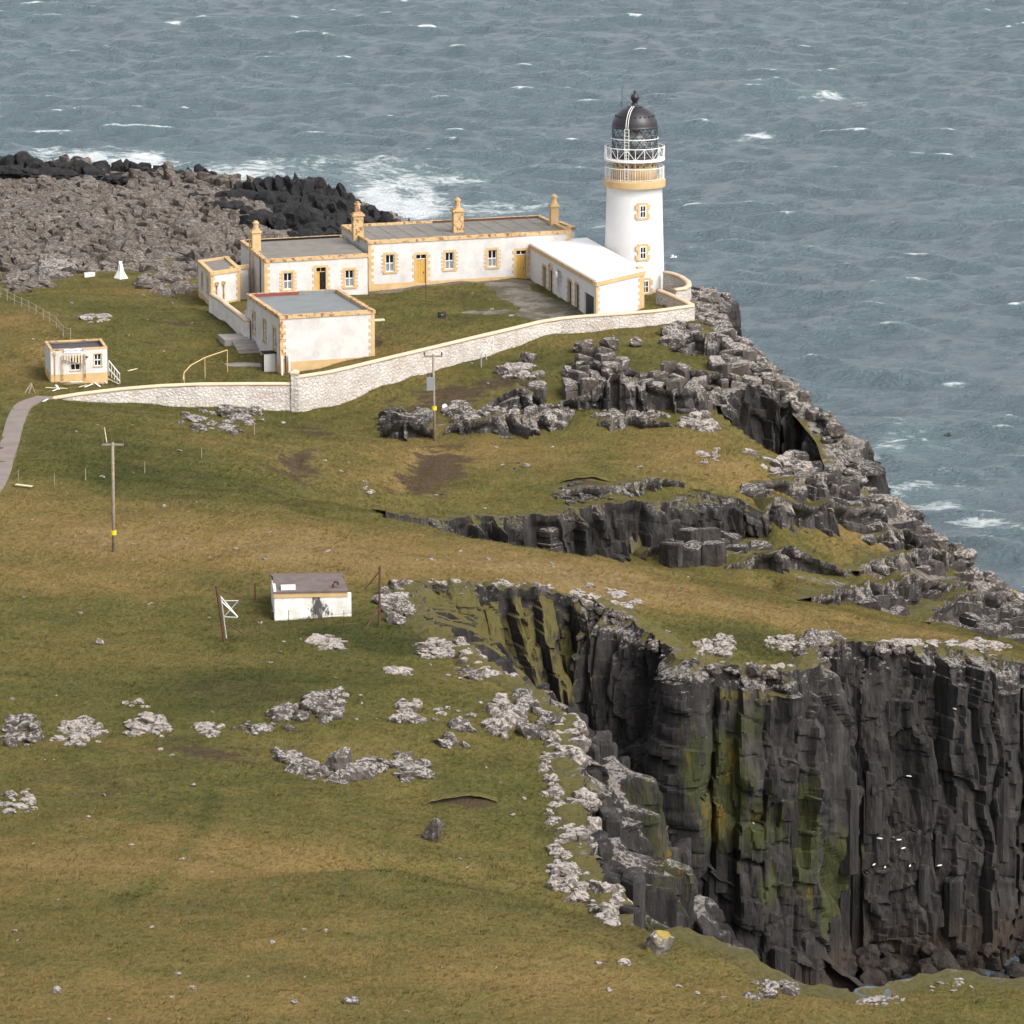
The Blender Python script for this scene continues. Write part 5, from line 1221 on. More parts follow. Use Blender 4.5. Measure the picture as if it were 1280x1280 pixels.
# lower block
lFL, lFR, lBL = P(330.5, 324, zl), P(459.5, 317, zl), P(301, 300, zl)
LC = corners3(lFL, lFR, lBL); w2 = Wall(LC[0], LC[1]); ops = []
for (u, v) in ((360, 351.5), (437, 348)):
    s_, z_ = w2.at(u, v); ops.append(window(w2, house, s_, z_, .84, 1.55))
s_, z_ = w2.at(401.6, 371); z_ = w2.at(401.6, 369)[1]; ops.append(door(w2, house, s_, z_, .9, 2.55, 'dark'))
ol = MB(); w2.box(ol, s_ - .43, s_ - .12, z_, z_ + 2.1, -.13, -.09); ol.build('door_leaf', M['door'], house)
wall_mesh(w2, 26.6, zl - .2, ops).build('wall', M['white'], house); plinth(w2, house, 26.8, 28.7, [(s_ - .66, s_ + .66)])
quoin_col(w2, house, False, 27, zl - .3)
w3 = Wall(LC[3], LC[0]); wall_mesh(w3, 26.6, zl - .2, []).build('wall', M['white'], house)
wall_mesh(Wall(LC[2], LC[3]), 26.6, zl - .2, []).build('wall', M['white'], house)
flat_roof(house, LC, zl, 'roofgrey', par=.2, sides=(0, 2, 3))
mb = MB(); wb = Wall(LC[2], LC[3]); wb.box(mb, .3, wb.L - .3, zl - .2, zl - .004, -.40, -.33); mb.build('parapet_flashing', M['dark'], house)
chimney(house, 320, 313, zl - .2, 276, .8, 'ochre')
for f in (.42, .55, .86):
    mb = MB(); p = w3.pt(w3.L * f, 0, .09); mb.tube([(p[0], p[1], 28.2), (p[0], p[1], zl - .1 + (1.6 if f == .42 else 0))], .06, 6); mb.build('drainpipe', M['ochreflake' if f != .86 else 'rust'], house)
# wing
gFL, gFR, gBL = P(263.5, 340, zw), P(299.5, 334.5, zw), P(248, 325.5, zw)
wdir = (gFR - gFL); gFR2 = gFL + wdir * (49.5 / 36.0)
WC = corners3(gFL, gFR, gBL); w4 = Wall(WC[0], WC[1]); w5 = Wall(WC[3], WC[0])
wall_mesh(w4, 26.6, zw - .2, []).build('wall', M['white'], house); plinth(w4, house, 26.8, 28.6); quoin_col(w4, house, True, 27, zw - .3, tooth=.18); quoin_col(w4, house, False, 27, zw - .3)
ops = []
for f in (.3, .74):
    ops.append(window(w5, house, w5.L * f, 30.0, .7, 1.3, 'ochre', tooth=0, blind=False))
wall_mesh(w5, 26.6, zw - .2, ops).build('wall', M['white'], house); plinth(w5, house, 26.8, 28.7); quoin_col(w5, house, True, 27, zw - .3, tooth=.0)
for i in (1, 2): wall_mesh(Wall(WC[i], WC[i + 1]), 26.6, zw - .2, []).build('wall', M['white'], house)
flat_roof(house, WC, zw, 'roofgrey', 'ochre')
# link with the open door
k0 = w4.pt(w4.L, 0, -1.2); k1 = k0 + w4.d * 2.2; w6 = Wall(k0, k1); s_, z_ = .62, 28.45
o6 = door(w6, house, s_, 28.3, .95, 2.2, 'dark', fan=False, tooth=0.0); wall_mesh(w6, 26.6, zw - .4, [o6]).build('wall', M['white'], house)
ol = MB(); w6.box(ol, s_ + .1, s_ + .45, 28.3, 30.4, -.12, -.08); ol.build('door_leaf', M['door'], house)
flat_roof(house, corners3(k0, k1, k0 - w4.n * 4), zw - .1, 'roofgrey', 'ochre', sides=(0,))
for f in (.18, .42):
    mb = MB(); p = w4.pt(w4.L * f, 0, .1); mb.tube([(p[0], p[1], 28.6), (p[0], p[1], 29.9), tuple(p[:2] + w4.n[:2] * .05) + (30.3,)], .07, 6); mb.abox((p[0], p[1], 30.2), (.32, .25, .3)); mb.build('drainpipe', M['ochreflake'], house)

# ---- outbuilding in front
zo = 32.0
oFL, oFR, oBL = P(350, 394.5, zo), P(467.7, 387.4, zo), P(309, 367, zo); oBR = P(423, 361, zo)
store = thing('outbuilding', ((oFL[0] + oFR[0]) / 2, (oFL[1] + oFR[1]) / 2 + 5, 27.5), 'flat-roofed white outbuilding with a blank front and grey roof inside the wall', 'outbuilding')
OCn = [oFL, oFR, oBR, oBL]; w7 = Wall(oFL, oFR); w8 = Wall(oBL, oFL)
wall_mesh(w7, 25.2, zo - .2, []).build('wall', M['white'], store); plinth(w7, store, 25.3, 27.95); quoin_col(w7, store, True, 27.9, zo - .3); quoin_col(w7, store, False, 25.4, zo - .3, 'ochreflake')
ops = []
for (u, v) in ((317.5, 404), (331, 414), (343.3, 423)):
    s_, z_ = w8.at(u, v); ops.append(window(w8, store, s_, z_, .95, 1.75, 'ochreflake', tooth=.0, blind=False))
wall_mesh(w8, 25.2, zo - .2, ops).build('wall', M['white'], store); plinth(w8, store, 25.3, 27.6); quoin_col(w8, store, True, 25.4, zo - .3, 'ochreflake', tooth=0)
for (a, b) in ((oFR, oBR), (oBR, oBL)): wall_mesh(Wall(a, b), 26, zo - .2, []).build('wall', M['white'], store)
flat_roof(store, OCn, zo, 'roofblue', par=.3)
mb = MB(); wb = Wall(oBR, oBL); wb.box(mb, wb.L * .45, wb.L - .3, zo - .31, zo - .004, -.40, -.33); mb.build('parapet_flashing', M['redtank'], store)
mb = MB(); wb.box(mb, .3, wb.L * .45, zo - .31, zo - .004, -.40, -.33); mb.build('parapet_flashing', M['roofblue'], store)
p = w7.pt(w7.L, 31.0, -.5)
mb = MB(); mb.bar(w7.pt(w7.L + .05, 30.9, -1.2), w7.pt(w7.L + 1.3, 30.9, -1.2), .5, .12); mb.build('door_hood', M['board'], store)
cabp = G(336, 466); cb_ = thing('meter_cabinet', tuple(P(336, 464, 26.9)), 'small white cabinet with a black lid beside the outbuilding', 'cabinet')
q = P(336, 464, 26.9); mb = MB(); mb.abox((q[0], q[1], 26.2), (1.0, .8, 2.3), .3); mb.build('body', M['white'], cb_); mb = MB(); mb.abox((q[0], q[1], 28.5), (1.15, .95, .12), .3); mb.build('lid', M['dark'], cb_)
mb = MB(); mb.box((q[0], q[1], 26.2), (math.cos(.3), math.sin(.3), 0), (-math.sin(.3), math.cos(.3), 0), UP, (-.52, -.35, 0), (-.503, .3, 2.2)); mb.build('door', M['dark'], cb_)
for (u, v) in ((353, 470), (357, 469), (362, 468)):
    q = P(u, v, 26.9); mb = MB(); mb.abox((q[0], q[1], 26), (.16, .16, 2.6)); o = mb.build('wooden_post', M['rust' if u == 357 else 'frame'], None)
    tag(o, {353: 'left white post below the outbuilding corner', 357: 'rusty post between two white posts at the outbuilding corner', 362: 'right white post below the outbuilding corner'}[u], 'post')

# ---- annexe with the white roof
za = 32.2
aN, aR, aF, aB = P(745.5, 352, za), P(805, 338, za), P(658.7, 302.7, za), P(734, 298, za)
annex = thing('engine_house', ((aN[0] + aB[0]) / 2, (aN[1] + aB[1]) / 2, 28.6), 'low white building with a bright white flat roof beside the tower', 'building')
w9 = Wall(aF, aN); w10 = Wall(aN, aR); ops = []; dg = []
for (u, v, wd, ht, mt, kind) in ((680.5, 367.5, 1.0, 2.55, 'dark', 0), (688.5, 372.5, 1.05, 2.6, 'dark', 1), (712, 386, 1.1, 2.55, 'dark', 0), (721.5, 390.5, 1.1, 2.55, 'dark', 0)):
    s_, z_ = w9.at(u, v); ops.append(door(w9, annex, s_, z_, wd, ht, mt, fan=False, tooth=.22)); dg.append((s_ - wd / 2 - .2, s_ + wd / 2 + .2))
    if kind: mb = MB(); mb.tube([w9.pt(s_ + .62 * math.cos(a), z_ + ht + .15 + .4 * math.sin(a), .02) for a in np.linspace(0, math.pi, 9)], .12, 5); mb.build('arch', M['ochre'], annex)
s_, z_ = w9.at(699, 350); ops.append(window(w9, annex, s_, z_, .9, 1.75, 'white', tooth=.18))
mb = MB(); mb.lathe((0, 0), [(.02, 0), (.3, .1), (.42, .28)], 14, False); dish = mb; cpt = w9.pt(w9.at(702, 344)[0], w9.at(702, 344)[1], .3)
vs = [(cpt[0] - .9 * v[2], cpt[1] - .35 * v[2] + v[0], cpt[2] + v[1]) for v in dish.v]; m2 = MB(); m2.add(vs, dish.f); m2.build('satellite_dish', M['frame'], annex)
s_, z_ = w9.at(736.5, 397); wd = 3.1; ops.append((s_ - wd / 2, s_ + wd / 2, z_, z_ + 2.1)); dg.append((s_ - wd / 2, s_ + wd / 2))
for k in range(4):
    mb = MB(); w9.box(mb, s_ - wd / 2 + k * wd / 4 + .03, s_ - wd / 2 + (k + 1) * wd / 4 - .03, z_, z_ + 2.08, -.2, -.12); mb.build('door', M['black'], annex)
wall_mesh(w9, 27.5, za - .2, ops).build('wall', M['towerwhite'], annex); plinth(w9, annex, 27.6, 28.75, dg)
quoin_col(w9, annex, True, 27.6, za - .3, 'ochreclean', tooth=0); quoin_col(w9, annex, False, 27.6, za - .3, 'ochreclean')
wall_mesh(w10, 27.5, za - .2, []).build('wall', M['towerwhite'], annex); quoin_col(w10, annex, False, 27.6, za - .3, 'ochreclean', tooth=.26); quoin_col(w10, annex, True, 27.6, za - .3, 'ochreclean', wd=.7, tooth=.3)
for (a, b) in ((aR, aB), (aB, aF)): wall_mesh(Wall(a, b), 27.5, za - .2, []).build('wall', M['towerwhite'], annex)
AC = [aN, aR, aB, aF]
Cc = [np.array([c[0], c[1], 0.0]) for c in AC]; mb = MB(); mb.add([c + UP * (za + .012) for c in Cc], [(0, 1, 2, 3)]); ctr = sum(Cc) / 4
rf = MB(); lo = [c + (ctr - c) * -.012 + UP * (za - .02) for c in Cc]; hi = [c + (ctr - c) * .012 + UP * (za + .1) for c in Cc]; rf.add(lo + hi, [(4, 5, 6, 7), (0, 1, 5, 4), (1, 2, 6, 5), (2, 3, 7, 6), (3, 0, 4, 7)]); rf.build('roof', M['roofwhite'], annex)
for i in range(4):
    w = Wall(Cc[i], Cc[(i + 1) % 4]); mb = MB(); w.box(mb, -.1, w.L + .1, za - .42, za - .03 + .003 * (i % 2), -.3, .1); mb.build('coping', M['ochreclean'], annex)
# return pillar towards the tower
pr = w10.pt(w10.L, 0, -.9); mb = MB(); mb.abox((pr[0] + .35, pr[1], 27.6), (.55, .7, za - 27.5 + .15), .35); mb.build('pillar', M['ochreclean'], annex)

# ---- lighthouse tower
TY = 463.0; tb = PY(793, 375, TY); TX = PY(793, 250, TY)[0]; TC = (TX, TY); TG = 27.7
zc = lambda v: PY(793, v, TY)[2]                    # height of a pixel row on the tower axis
light = thing('lighthouse', (TX, TY, TG), 'tall white lighthouse tower with ochre bands and a black domed lantern', 'lighthouse')
zb = zc(233.5)                                      # underside of the lower gallery
mb = MB(); mb.lathe(TC, [(2.92, TG - 1.2), (2.92, TG + .3)], 64); mb.build('plinth', M['ochreclean'], light, True)
prof = [(2.86, TG + .3)] + [(2.86 - .29 * t ** .9, TG + .3 + (zb - TG - .35) * t) for t in np.linspace(.05, 1, 14)]
prof += [(2.66, zb - .02), (2.72, zb + .08)]
mb = MB(); mb.lathe(TC, prof, 72); tw = mb.build('tower', M['towerwhite'], light, True)
mb = MB(); mb.lathe(TC, [(2.7, zb + .05), (2.86, zb + .12), (2.88, zb + .3), (2.88, zb + .72), (2.8, zb + .78), (1.9, zb + .8)], 72); mb.build('lower_gallery', M['ochreclean'], light)
zr = zb + .78
def railing(z0, h, r, nposts, diag=False, bal=True):
    mb = MB(); mb.ring(TC, r, z0 + h, .045, 64); mb.ring(TC, r, z0 + .12, .025, 64)
    for k in range(nposts):
        a = 2 * math.pi * k / nposts; mb.tube([(TX + r * math.cos(a), TY + r * math.sin(a), z0), (TX + r * math.cos(a), TY + r * math.sin(a), z0 + h)], .03 if diag or k % 6 == 0 else .016, 4, False)
    if diag:
        for k in range(nposts):
            a, b = 2 * math.pi * k / nposts, 2 * math.pi * (k + 1) / nposts; za_, zb_ = (z0 + .05, z0 + h) if k % 2 else (z0 + h, z0 + .05)
            mb.tube([(TX + r * math.cos(a), TY + r * math.sin(a), za_), (TX + r * math.cos(b), TY + r * math.sin(b), zb_)], .024, 4, False)
    return mb
railing(zr, 1.15, 2.72, 72).build('railing', M['frame'], light)
z2 = zc(198)
mb = MB(); mb.lathe(TC, [(2.04, zr - .1), (2.04, z2 - .1)], 64); dr = mb.build('drum', M['ochreclean'], light, True)
for k in range(12):
    a = -math.pi / 2 + (k - 5.5) * 2 * math.pi / 24; c = (TX + 2.045 * math.cos(a), TY + 2.045 * math.sin(a)); mb = MB(); mb.abox((c[0], c[1], zr + 1.25), (.16, .1, .16), a + math.pi / 2); mb.build('vent', M['black'], dr)
mb = MB(); mb.lathe(TC, [(2.0, z2 - .25), (2.75, z2 - .12), (2.82, z2 - .08), (2.82, z2 + .05), (2.0, z2 + .06)], 72); ug = mb.build('upper_gallery', M['frame'], light)
for k in range(20):
    a = 2 * math.pi * k / 20; mb = MB(); mb.bar((TX + 2.02 * math.cos(a), TY + 2.02 * math.sin(a), z2 - .6), (TX + 2.6 * math.cos(a), TY + 2.6 * math.sin(a), z2 - .16), .07); mb.build('bracket', M['frame'], ug)
railing(z2 + .05, 1.1, 2.76, 20, True).build('railing', M['frame'], light)
z3 = zc(158.5)
mb = MB(); mb.lathe(TC, [(2.06, z2 + .05), (2.06, z2 + .4)], 48); mb.build('murette', M['black'], light, True)
mb = MB(); mb.lathe(TC, [(2.03, z2 + .4), (2.03, z3)], 48, False); mb.build('glazing', M['lglass'], light, True)
mb = MB(); nh = 16; hz = z3 - z2 - .1
for k in range(nh):
    for sg in (1, -1):
        pts = [(TX + 2.08 * math.cos(2 * math.pi * k / nh + sg * t * 2 * math.pi * 2.6 / nh), TY + 2.08 * math.sin(2 * math.pi * k / nh + sg * t * 2 * math.pi * 2.6 / nh), z2 + .1 + hz * t) for t in np.linspace(0, 1, 13)]
        mb.tube(pts, .032, 4, False)
for t in (.2, .45, .72, 1.0): mb.ring(TC, 2.08, z2 + .1 + hz * t, .035, 48)
mb.build('astragal_lattice', M['black'], light)
mb = MB(); mb.ring(TC, 2.2, zc(172), .04, 48); mb.build('handrail', M['frame'], light)
mb = MB(); mb.lathe(TC, [(.5, z2 + .1), (.5, z2 + 1.0), (.85, z2 + 1.2), (1.0, z2 + 1.8), (.85, z2 + 2.4), (.4, z2 + 2.6)], 24); mb.build('lens', M['lens'], light, True)
zt3 = zc(132.5); hd = zt3 - z3
mb = MB(); mb.lathe(TC, [(2.12, z3 - .06), (2.16, z3 + .02), (2.1, z3 + .08)] + [(2.1 * math.cos(t), z3 + .08 + (hd - .08) * math.sin(t)) for t in np.linspace(.08, 1.44, 14)], 64); dm = mb.build('dome', M['dome'], light, True)
mb = MB()
for k in range(24):
    a = 2 * math.pi * k / 24
    for t in (.55,): mb.abox((TX + 2.1 * math.cos(t) * math.cos(a), TY + 2.1 * math.cos(t) * math.sin(a), z3 + hd * math.sin(t)), (.12, .12, .12), a)
mb.build('rivets', M['black'], dm)
zk = zt3
mb = MB(); mb.lathe(TC, [(.62, zk - .12), (.5, zk + .05), (.3, zk + .1), (.24, zk + .42), (.3, zk + .45), (.27, zk + .5), (.38, zk + .62), (.4, zk + .85), (.32, zk + 1.05), (.13, zk + 1.14), (.12, zk + 1.24), (.16, zk + 1.3), (.13, zk + 1.42), (.03, zk + 1.45)], 24); mb.build('ventilator_ball', M['dome'], dm, True)
mb = MB()
for k in range(10):
    a = 2 * math.pi * k / 10; mb.bar((TX + .3 * math.cos(a), TY + .3 * math.sin(a), zk + .08), (TX + .75 * math.cos(a), TY + .75 * math.sin(a), zk - .12), .12, .05)
mb.build('ventilator_star', M['dome'], dm)
mb = MB(); rp = PY(777.5, 137, TY); mb.tube([(rp[0], TY, zc(138)), (rp[0], TY, zc(108))], .022, 4); mb.tube([(rp[0], TY, zc(120)), (TX - .2, TY, zc(131))], .018, 4); mb.build('lightning_rod', M['black'], light)
al = math.atan2(-2.05, PY(783, 180, TY)[0] - TX)
lad = MB(); cx, cy = TX + 2.24 * math.cos(al), TY + 2.24 * math.sin(al); tx_, ty_ = -math.sin(al), math.cos(al)
for sg in (-.2, .2): lad.tube([(cx + tx_ * sg, cy + ty_ * sg, zr + .1), (cx + tx_ * sg, cy + ty_ * sg, z3 + .05)], .03, 4)
zz_ = zr + .3
while zz_ < z3: lad.tube([(cx - tx_ * .2, cy - ty_ * .2, zz_), (cx + tx_ * .2, cy + ty_ * .2, zz_)], .02, 4); zz_ += .3
for sg in (-.1, .1): lad.tube([(TX + 2.2 * math.cos(t) * math.cos(al) + tx_ * sg, TY + 2.2 * math.cos(t) * math.sin(al) + ty_ * sg, z3 + .05 + (hd + .02) * math.sin(t)) for t in np.linspace(0, 1.35, 12)], .035, 5)
lad.build('ladder', M['frame'], light)
class TWall(Wall):
    pass
for (u, v) in ((803, 259), (803, 310), (806, 352)):
    a = -math.pi / 2 + math.asin(min(.9, (u - 793) / 36.5)); tz = zc(v) - .05; rad = 2.86 - .29 * max(0, (tz - TG - .3) / (zb - TG - .35)) ** .9
    t_ = np.array([-math.sin(a), math.cos(a), 0]); c = np.array([TX + rad * math.cos(a), TY + rad * math.sin(a), 0]) - np.array([math.cos(a), math.sin(a), 0]) * .03
    tw_ = Wall(c - t_ * 1.0, c + t_ * 1.0)
    nicheb = MB(); tw_.box(nicheb, .66, 1.34, tz - .62, tz + .62, -.35, .035); nicheb.build('window_recess', M['frame'], light)
    fr = MB(); 
    for (x0, x1, y0, y1) in ((.70, 1.30, -.58, -.5), (.70, 1.30, .5, .58), (.70, .77, -.5, .5), (1.23, 1.30, -.5, .5), (.77, 1.23, -.03, .03), (.975, 1.025, -.5, -.03), (.975, 1.025, .03, .5)): tw_.box(fr, x0, x1, tz + y0, tz + y1, .036, .075)
    f = fr.build('window', M['frame'], light)
    for (x0, x1) in ((.77, .975), (1.025, 1.23)):
        for (y0, y1) in ((-.5, -.03), (.03, .5)):
            pm = MB(); tw_.box(pm, x0, x1, tz + y0, tz + y1, .036, .05); pm.build('pane', M['glass'], f)
    surround(tw_, light, .66, 1.34, tz - .62, tz + .62, 'ochreclean', bw=.17, tooth=.2, proud=.07, nb=2)

# ---- walls
def free_wall(name, label, rows, zlow, thick=.45, cop=True, cat='wall', bodymat='rubble', capw=.32):
    """rows: world (x, y, ztop)"""
    t = thing(name, (rows[len(rows) // 2][0], rows[len(rows) // 2][1], H(rows[len(rows) // 2][0], rows[len(rows) // 2][1])), label, cat)
    s, p = resample(rows, .5); n = len(s); tx, ty = np.gradient(p[:, 0]), np.gradient(p[:, 1]); L = np.hypot(tx, ty); nx, ny = ty / L, -tx / L
    low = np.array([min(H(p[i, 0] + nx[i] * k, p[i, 1] + ny[i] * k) for k in (-.6, 0, .6, 1.0)) - .6 for i in range(n)])
    def sweep(sec):                # sec: list of (offset, z array)
        vs = []; m = len(sec)
        for i in range(n):
            for (o_, z_) in sec: vs.append((p[i, 0] + nx[i] * o_, p[i, 1] + ny[i] * o_, z_[i]))
        fs = [(i * m + j, (i + 1) * m + j, (i + 1) * m + (j + 1) % m, i * m + (j + 1) % m) for i in range(n - 1) for j in range(m)]
        fs += [tuple(range(m)), tuple(range((n - 1) * m, n * m))[::-1]]
        b = MB(); b.add(vs, fs); return b
    h = thick / 2; zt = p[:, 2]; rr = .05 * vnoise(s * 1.3, s * 0, seed=2)
    sweep([(h + .06, low), (h, zt - .2 + rr), (-h, zt - .2 + rr), (-h - .06, low)]).build('wall_body', M[bodymat], t)
    if cop: sweep([(h + .05, zt - .19), (h + .04, zt - .03), (h * .4, zt + .05), (-h * .4, zt + .05), (-h - .04, zt - .03), (-h - .05, zt - .19)]).build('coping', M['coping'], t, True)
    return t
M['coping'] = plain('coping_paint', (0.56, 0.41, 0.28), 0.8, .14, 1.1)
wr = [tuple(P(u, v, z)) for (u, v, z) in ((370, 470, 29.0), (410, 464, 29.05), (445, 456, 29.1), (490, 445, 29.2), (545, 432, 29.35), (595, 420, 29.5), (640, 409.5, 29.6), (675, 401, 29.7), (700, 397, 29.75), (730, 394, 29.8), (770, 391.5, 29.85), (820, 387.5, 29.8), (866, 381, 29.7))]
free_wall('boundary_wall', 'long whitewashed rubble wall with ochre coping running up to the lighthouse', wr, 25)
wl = [tuple(P(u, v, z)) for (u, v, z) in ((62, 497, 28.45), (100, 491, 28.65), (150, 485, 28.85), (200, 481, 28.9), (250, 479, 28.9), (310, 478.5, 28.6), (367, 478.5, 28.4))]
free_wall('boundary_wall', 'lower left stretch of whitewashed wall ending at the concrete path', wl, 25)
q = P(370, 470, 29.0); pil = thing('gate_pillar', (q[0] - .1, q[1], 26), 'white pillar with a pyramid cap where the two boundary walls meet', 'pillar')
mb = MB(); mb.abox((q[0] - .1, q[1], 25.2), (.62, .62, 4.0)); mb.build('shaft', M['rubble'], pil)
mb = MB(); mb.add([(q[0] - .1 + a * .38, q[1] + b * .38, 29.2) for a, b in ((-1, -1), (1, -1), (1, 1), (-1, 1))] + [(q[0] - .1 + a * .38, q[1] + b * .38, 29.35) for a, b in ((-1, -1), (1, -1), (1, 1), (-1, 1))] + [(q[0] - .1, q[1], 29.6)], [(3, 2, 1, 0), (0, 1, 5, 4), (1, 2, 6, 5), (2, 3, 7, 6), (3, 0, 4, 7), (4, 5, 8), (5, 6, 8), (6, 7, 8), (7, 4, 8)]); mb.build('cap', M['coping'], pil)
free_wall('yard_wall', 'curved outer white wall wrapping behind the lighthouse foot', [tuple(P(u, v, 30.2)) for (u, v) in ((831, 339), (842, 341), (852, 345), (860, 351), (861, 356), (855, 359.5), (843, 361))], 27)
free_wall('yard_wall', 'inner white wall running from the tower to the wall corner', [tuple(P(u, v, z)) for (u, v, z) in ((823, 361.5, 30.1), (840, 368, 30), (855, 375, 29.8), (865, 380, 29.65))], 27)
free_wall('yard_wall', 'short white wall with ochre coping between the wing and the outbuilding', [tuple(P(u, v, z)) for (u, v, z) in ((264, 366, 30.2), (280, 376, 30.1), (283, 379.5, 29.9), (296, 389, 29.9), (309, 400, 29.9))], 26, .4, bodymat='rubblelight')

# ---- steps and landings beside the outbuilding
st = thing('stone_steps', tuple(P(304, 440, 27.2)), 'stone steps between the short white wall and the outbuilding', 'steps')
for k in range(5):
    a = P(297 + k * 2.2, 426 + k * 4.4, 28.3 - k * .22); mb = MB(); mb.abox((a[0] + .5, a[1], a[2] - .8), (1.9, .7, .8), .25); mb.build('step', M['concrete'], st)
for (lab, u, v, z, sx, sy) in (('concrete landing above the stone steps', 292, 421, 28.42, 2.2, 3.2), ('concrete landing below the stone steps', 303, 455, 27.1, 3.0, 3.4)):
    a = P(u, v, z); mb = MB(); mb.abox((a[0], a[1], z - .9), (sx, sy, .9), .25); tag(mb.build('landing', M['concrete'], None), lab, 'landing')
hr = thing('handrail', tuple(G(250, 455)), 'bent yellow pipe handrail on the grass left of the outbuilding', 'handrail')
pts = [P(229, 475, 27.9), P(230, 466, 28.3), P(238, 457, 28.6), P(256, 447, 28.9), P(284, 437.5, 29.0)]
mb = MB(); mb.tube(pts, .05, 6); mb.build('rail', M['ochre'], hr)
for (a, b) in ((pts[3], 0), (pts[4], 0), (pts[1], 0)):
    mb = MB(); mb.tube([a, (a[0], a[1], H(a[0], a[1]) - .2)], .04, 5); mb.build('post', M['ochre'], hr)

# ---- ruined small hut on the left
zh = 30.9
sFL, sFR, sBL = P(63, 437, zh), P(134, 433.5, zh), P(56, 426.4, zh)
SC = corners3(sFL, sFR, sBL); hut = thing('ruined_hut', ((sFL[0] + sFR[0]) / 2, sFL[1] + 2, 28), 'small ruined white hut with a sunken roof and broken boards on its front', 'hut')
w = Wall(SC[0], SC[1]); s1_, z1_ = w.at(122.3, 450); s2_, z2_ = w.at(94.3, 455)
ops = [window(w, hut, s1_, z1_, .62, 1.05, 'ochre', blind=False, bw=.05, tooth=0), window(w, hut, s2_, z2_, .85, 1.1, 'ochre', blind=False, bw=.05, tooth=0)]
wall_mesh(w, 27, zh - .1, ops).build('wall', M['white'], hut); plinth(w, hut, 27, 28.75)
wl_ = Wall(SC[3], SC[0]); wall_mesh(wl_, 27, zh - .1, []).build('wall', M['white'], hut); plinth(wl_, hut, 27, 28.8)
for i in (1, 2): wall_mesh(Wall(SC[i], SC[i + 1]), 27, zh - .1, []).build('wall', M['white'], hut)
flat_roof(hut, SC, zh, 'roofdark', 'ochreflake', par=.28, thick=.22, fascia=.14, over=.02)
mb = MB(); w.box(mb, s2_ - .95, s2_ + .55, zh - .36, zh - .02, .03, .06); sg = mb.build('sign', M['signwhite'], hut)
cu = bpy.data.curves.new('lettering', 'FONT'); cu.body = 'LIGHTHOUSE CAFE'; cu.size = .21; cu.align_x = 'CENTER'; cu.align_y = 'CENTER'; cu.extrude = .004
to = bpy.data.objects.new('lettering_curve', cu); COL.objects.link(to); dg_ = bpy.context.evaluated_depsgraph_get(); tm = bpy.data.meshes.new_from_object(to.evaluated_get(dg_)); bpy.data.objects.remove(to)
pt = w.pt(s2_ - .2, zh - .19, .066); Mx = Matrix(((w.d[0], 0, w.n[0], pt[0] - origin(hut).x), (w.d[1], 0, w.n[1], pt[1] - origin(hut).y), (0, 1, 0, pt[2] - origin(hut).z), (0, 0, 0, 1)))
tm.transform(Mx); tm.materials.clear(); tm.materials.append(M['blue']); to = bpy.data.objects.new('lettering', tm); COL.objects.link(to); to.parent = sg
for k in range(8):      # broken porch boards
    a = s2_ - 1.0 + k * .24; z_ = zh - .55 - .06 * k - rb.uniform(0, .1); mb = MB(); w.box(mb, a, a + rb.uniform(.08, .16), z_ - rb.uniform(.25, .5), zh - .48, .1, .15); mb.build('board', M['board'], hut)
mb = MB(); mb.bar(w.pt(s2_ - 1.15, zh - .9, .2), w.pt(s2_ + .75, zh - 1.35, .3), .08); mb.build('board', M['wood'], hut)
for a in (-1.12, .78): mb = MB(); mb.bar(w.pt(s2_ + a, 28.3, .2), w.pt(s2_ + a, zh - .5, .2), .08); mb.build('porch_post', M['ochreflake'], hut)
mb = MB(); mb.tube([w.pt(.35, 28, .07), w.pt(.35, zh - .3, .07)], .05, 6); mb.abox(tuple(w.pt(.35, zh - .45, .07)), (.22, .16, .22)); mb.build('drainpipe', M['ochreflake'], hut)
mb = MB(); mb.bar(w.pt(w.L + .15, 29.7, -.2), w.pt(w.L + .95, 28.6, .4), .06, .08); mb.bar(w.pt(w.L + .15, 29.0, -.2), w.pt(w.L + .95, 28.0, .4), .06, .08)
for t in np.linspace(0, 1, 5): mb.bar(w.pt(w.L + .15 + .8 * t, 27.8 + .6 * (1 - t), -.2 + .6 * t), w.pt(w.L + .15 + .8 * t, 29.7 - 1.1 * t, -.2 + .6 * t), .04)
mb.build('stair_rail', M['frame'], hut)
mb = MB(); mb.tube([w.pt(s2_ + .95, zh - .75, .02), w.pt(s2_ + .95, zh - .75, .25)], .08, 8); mb.build('lamp', M['black'], hut)
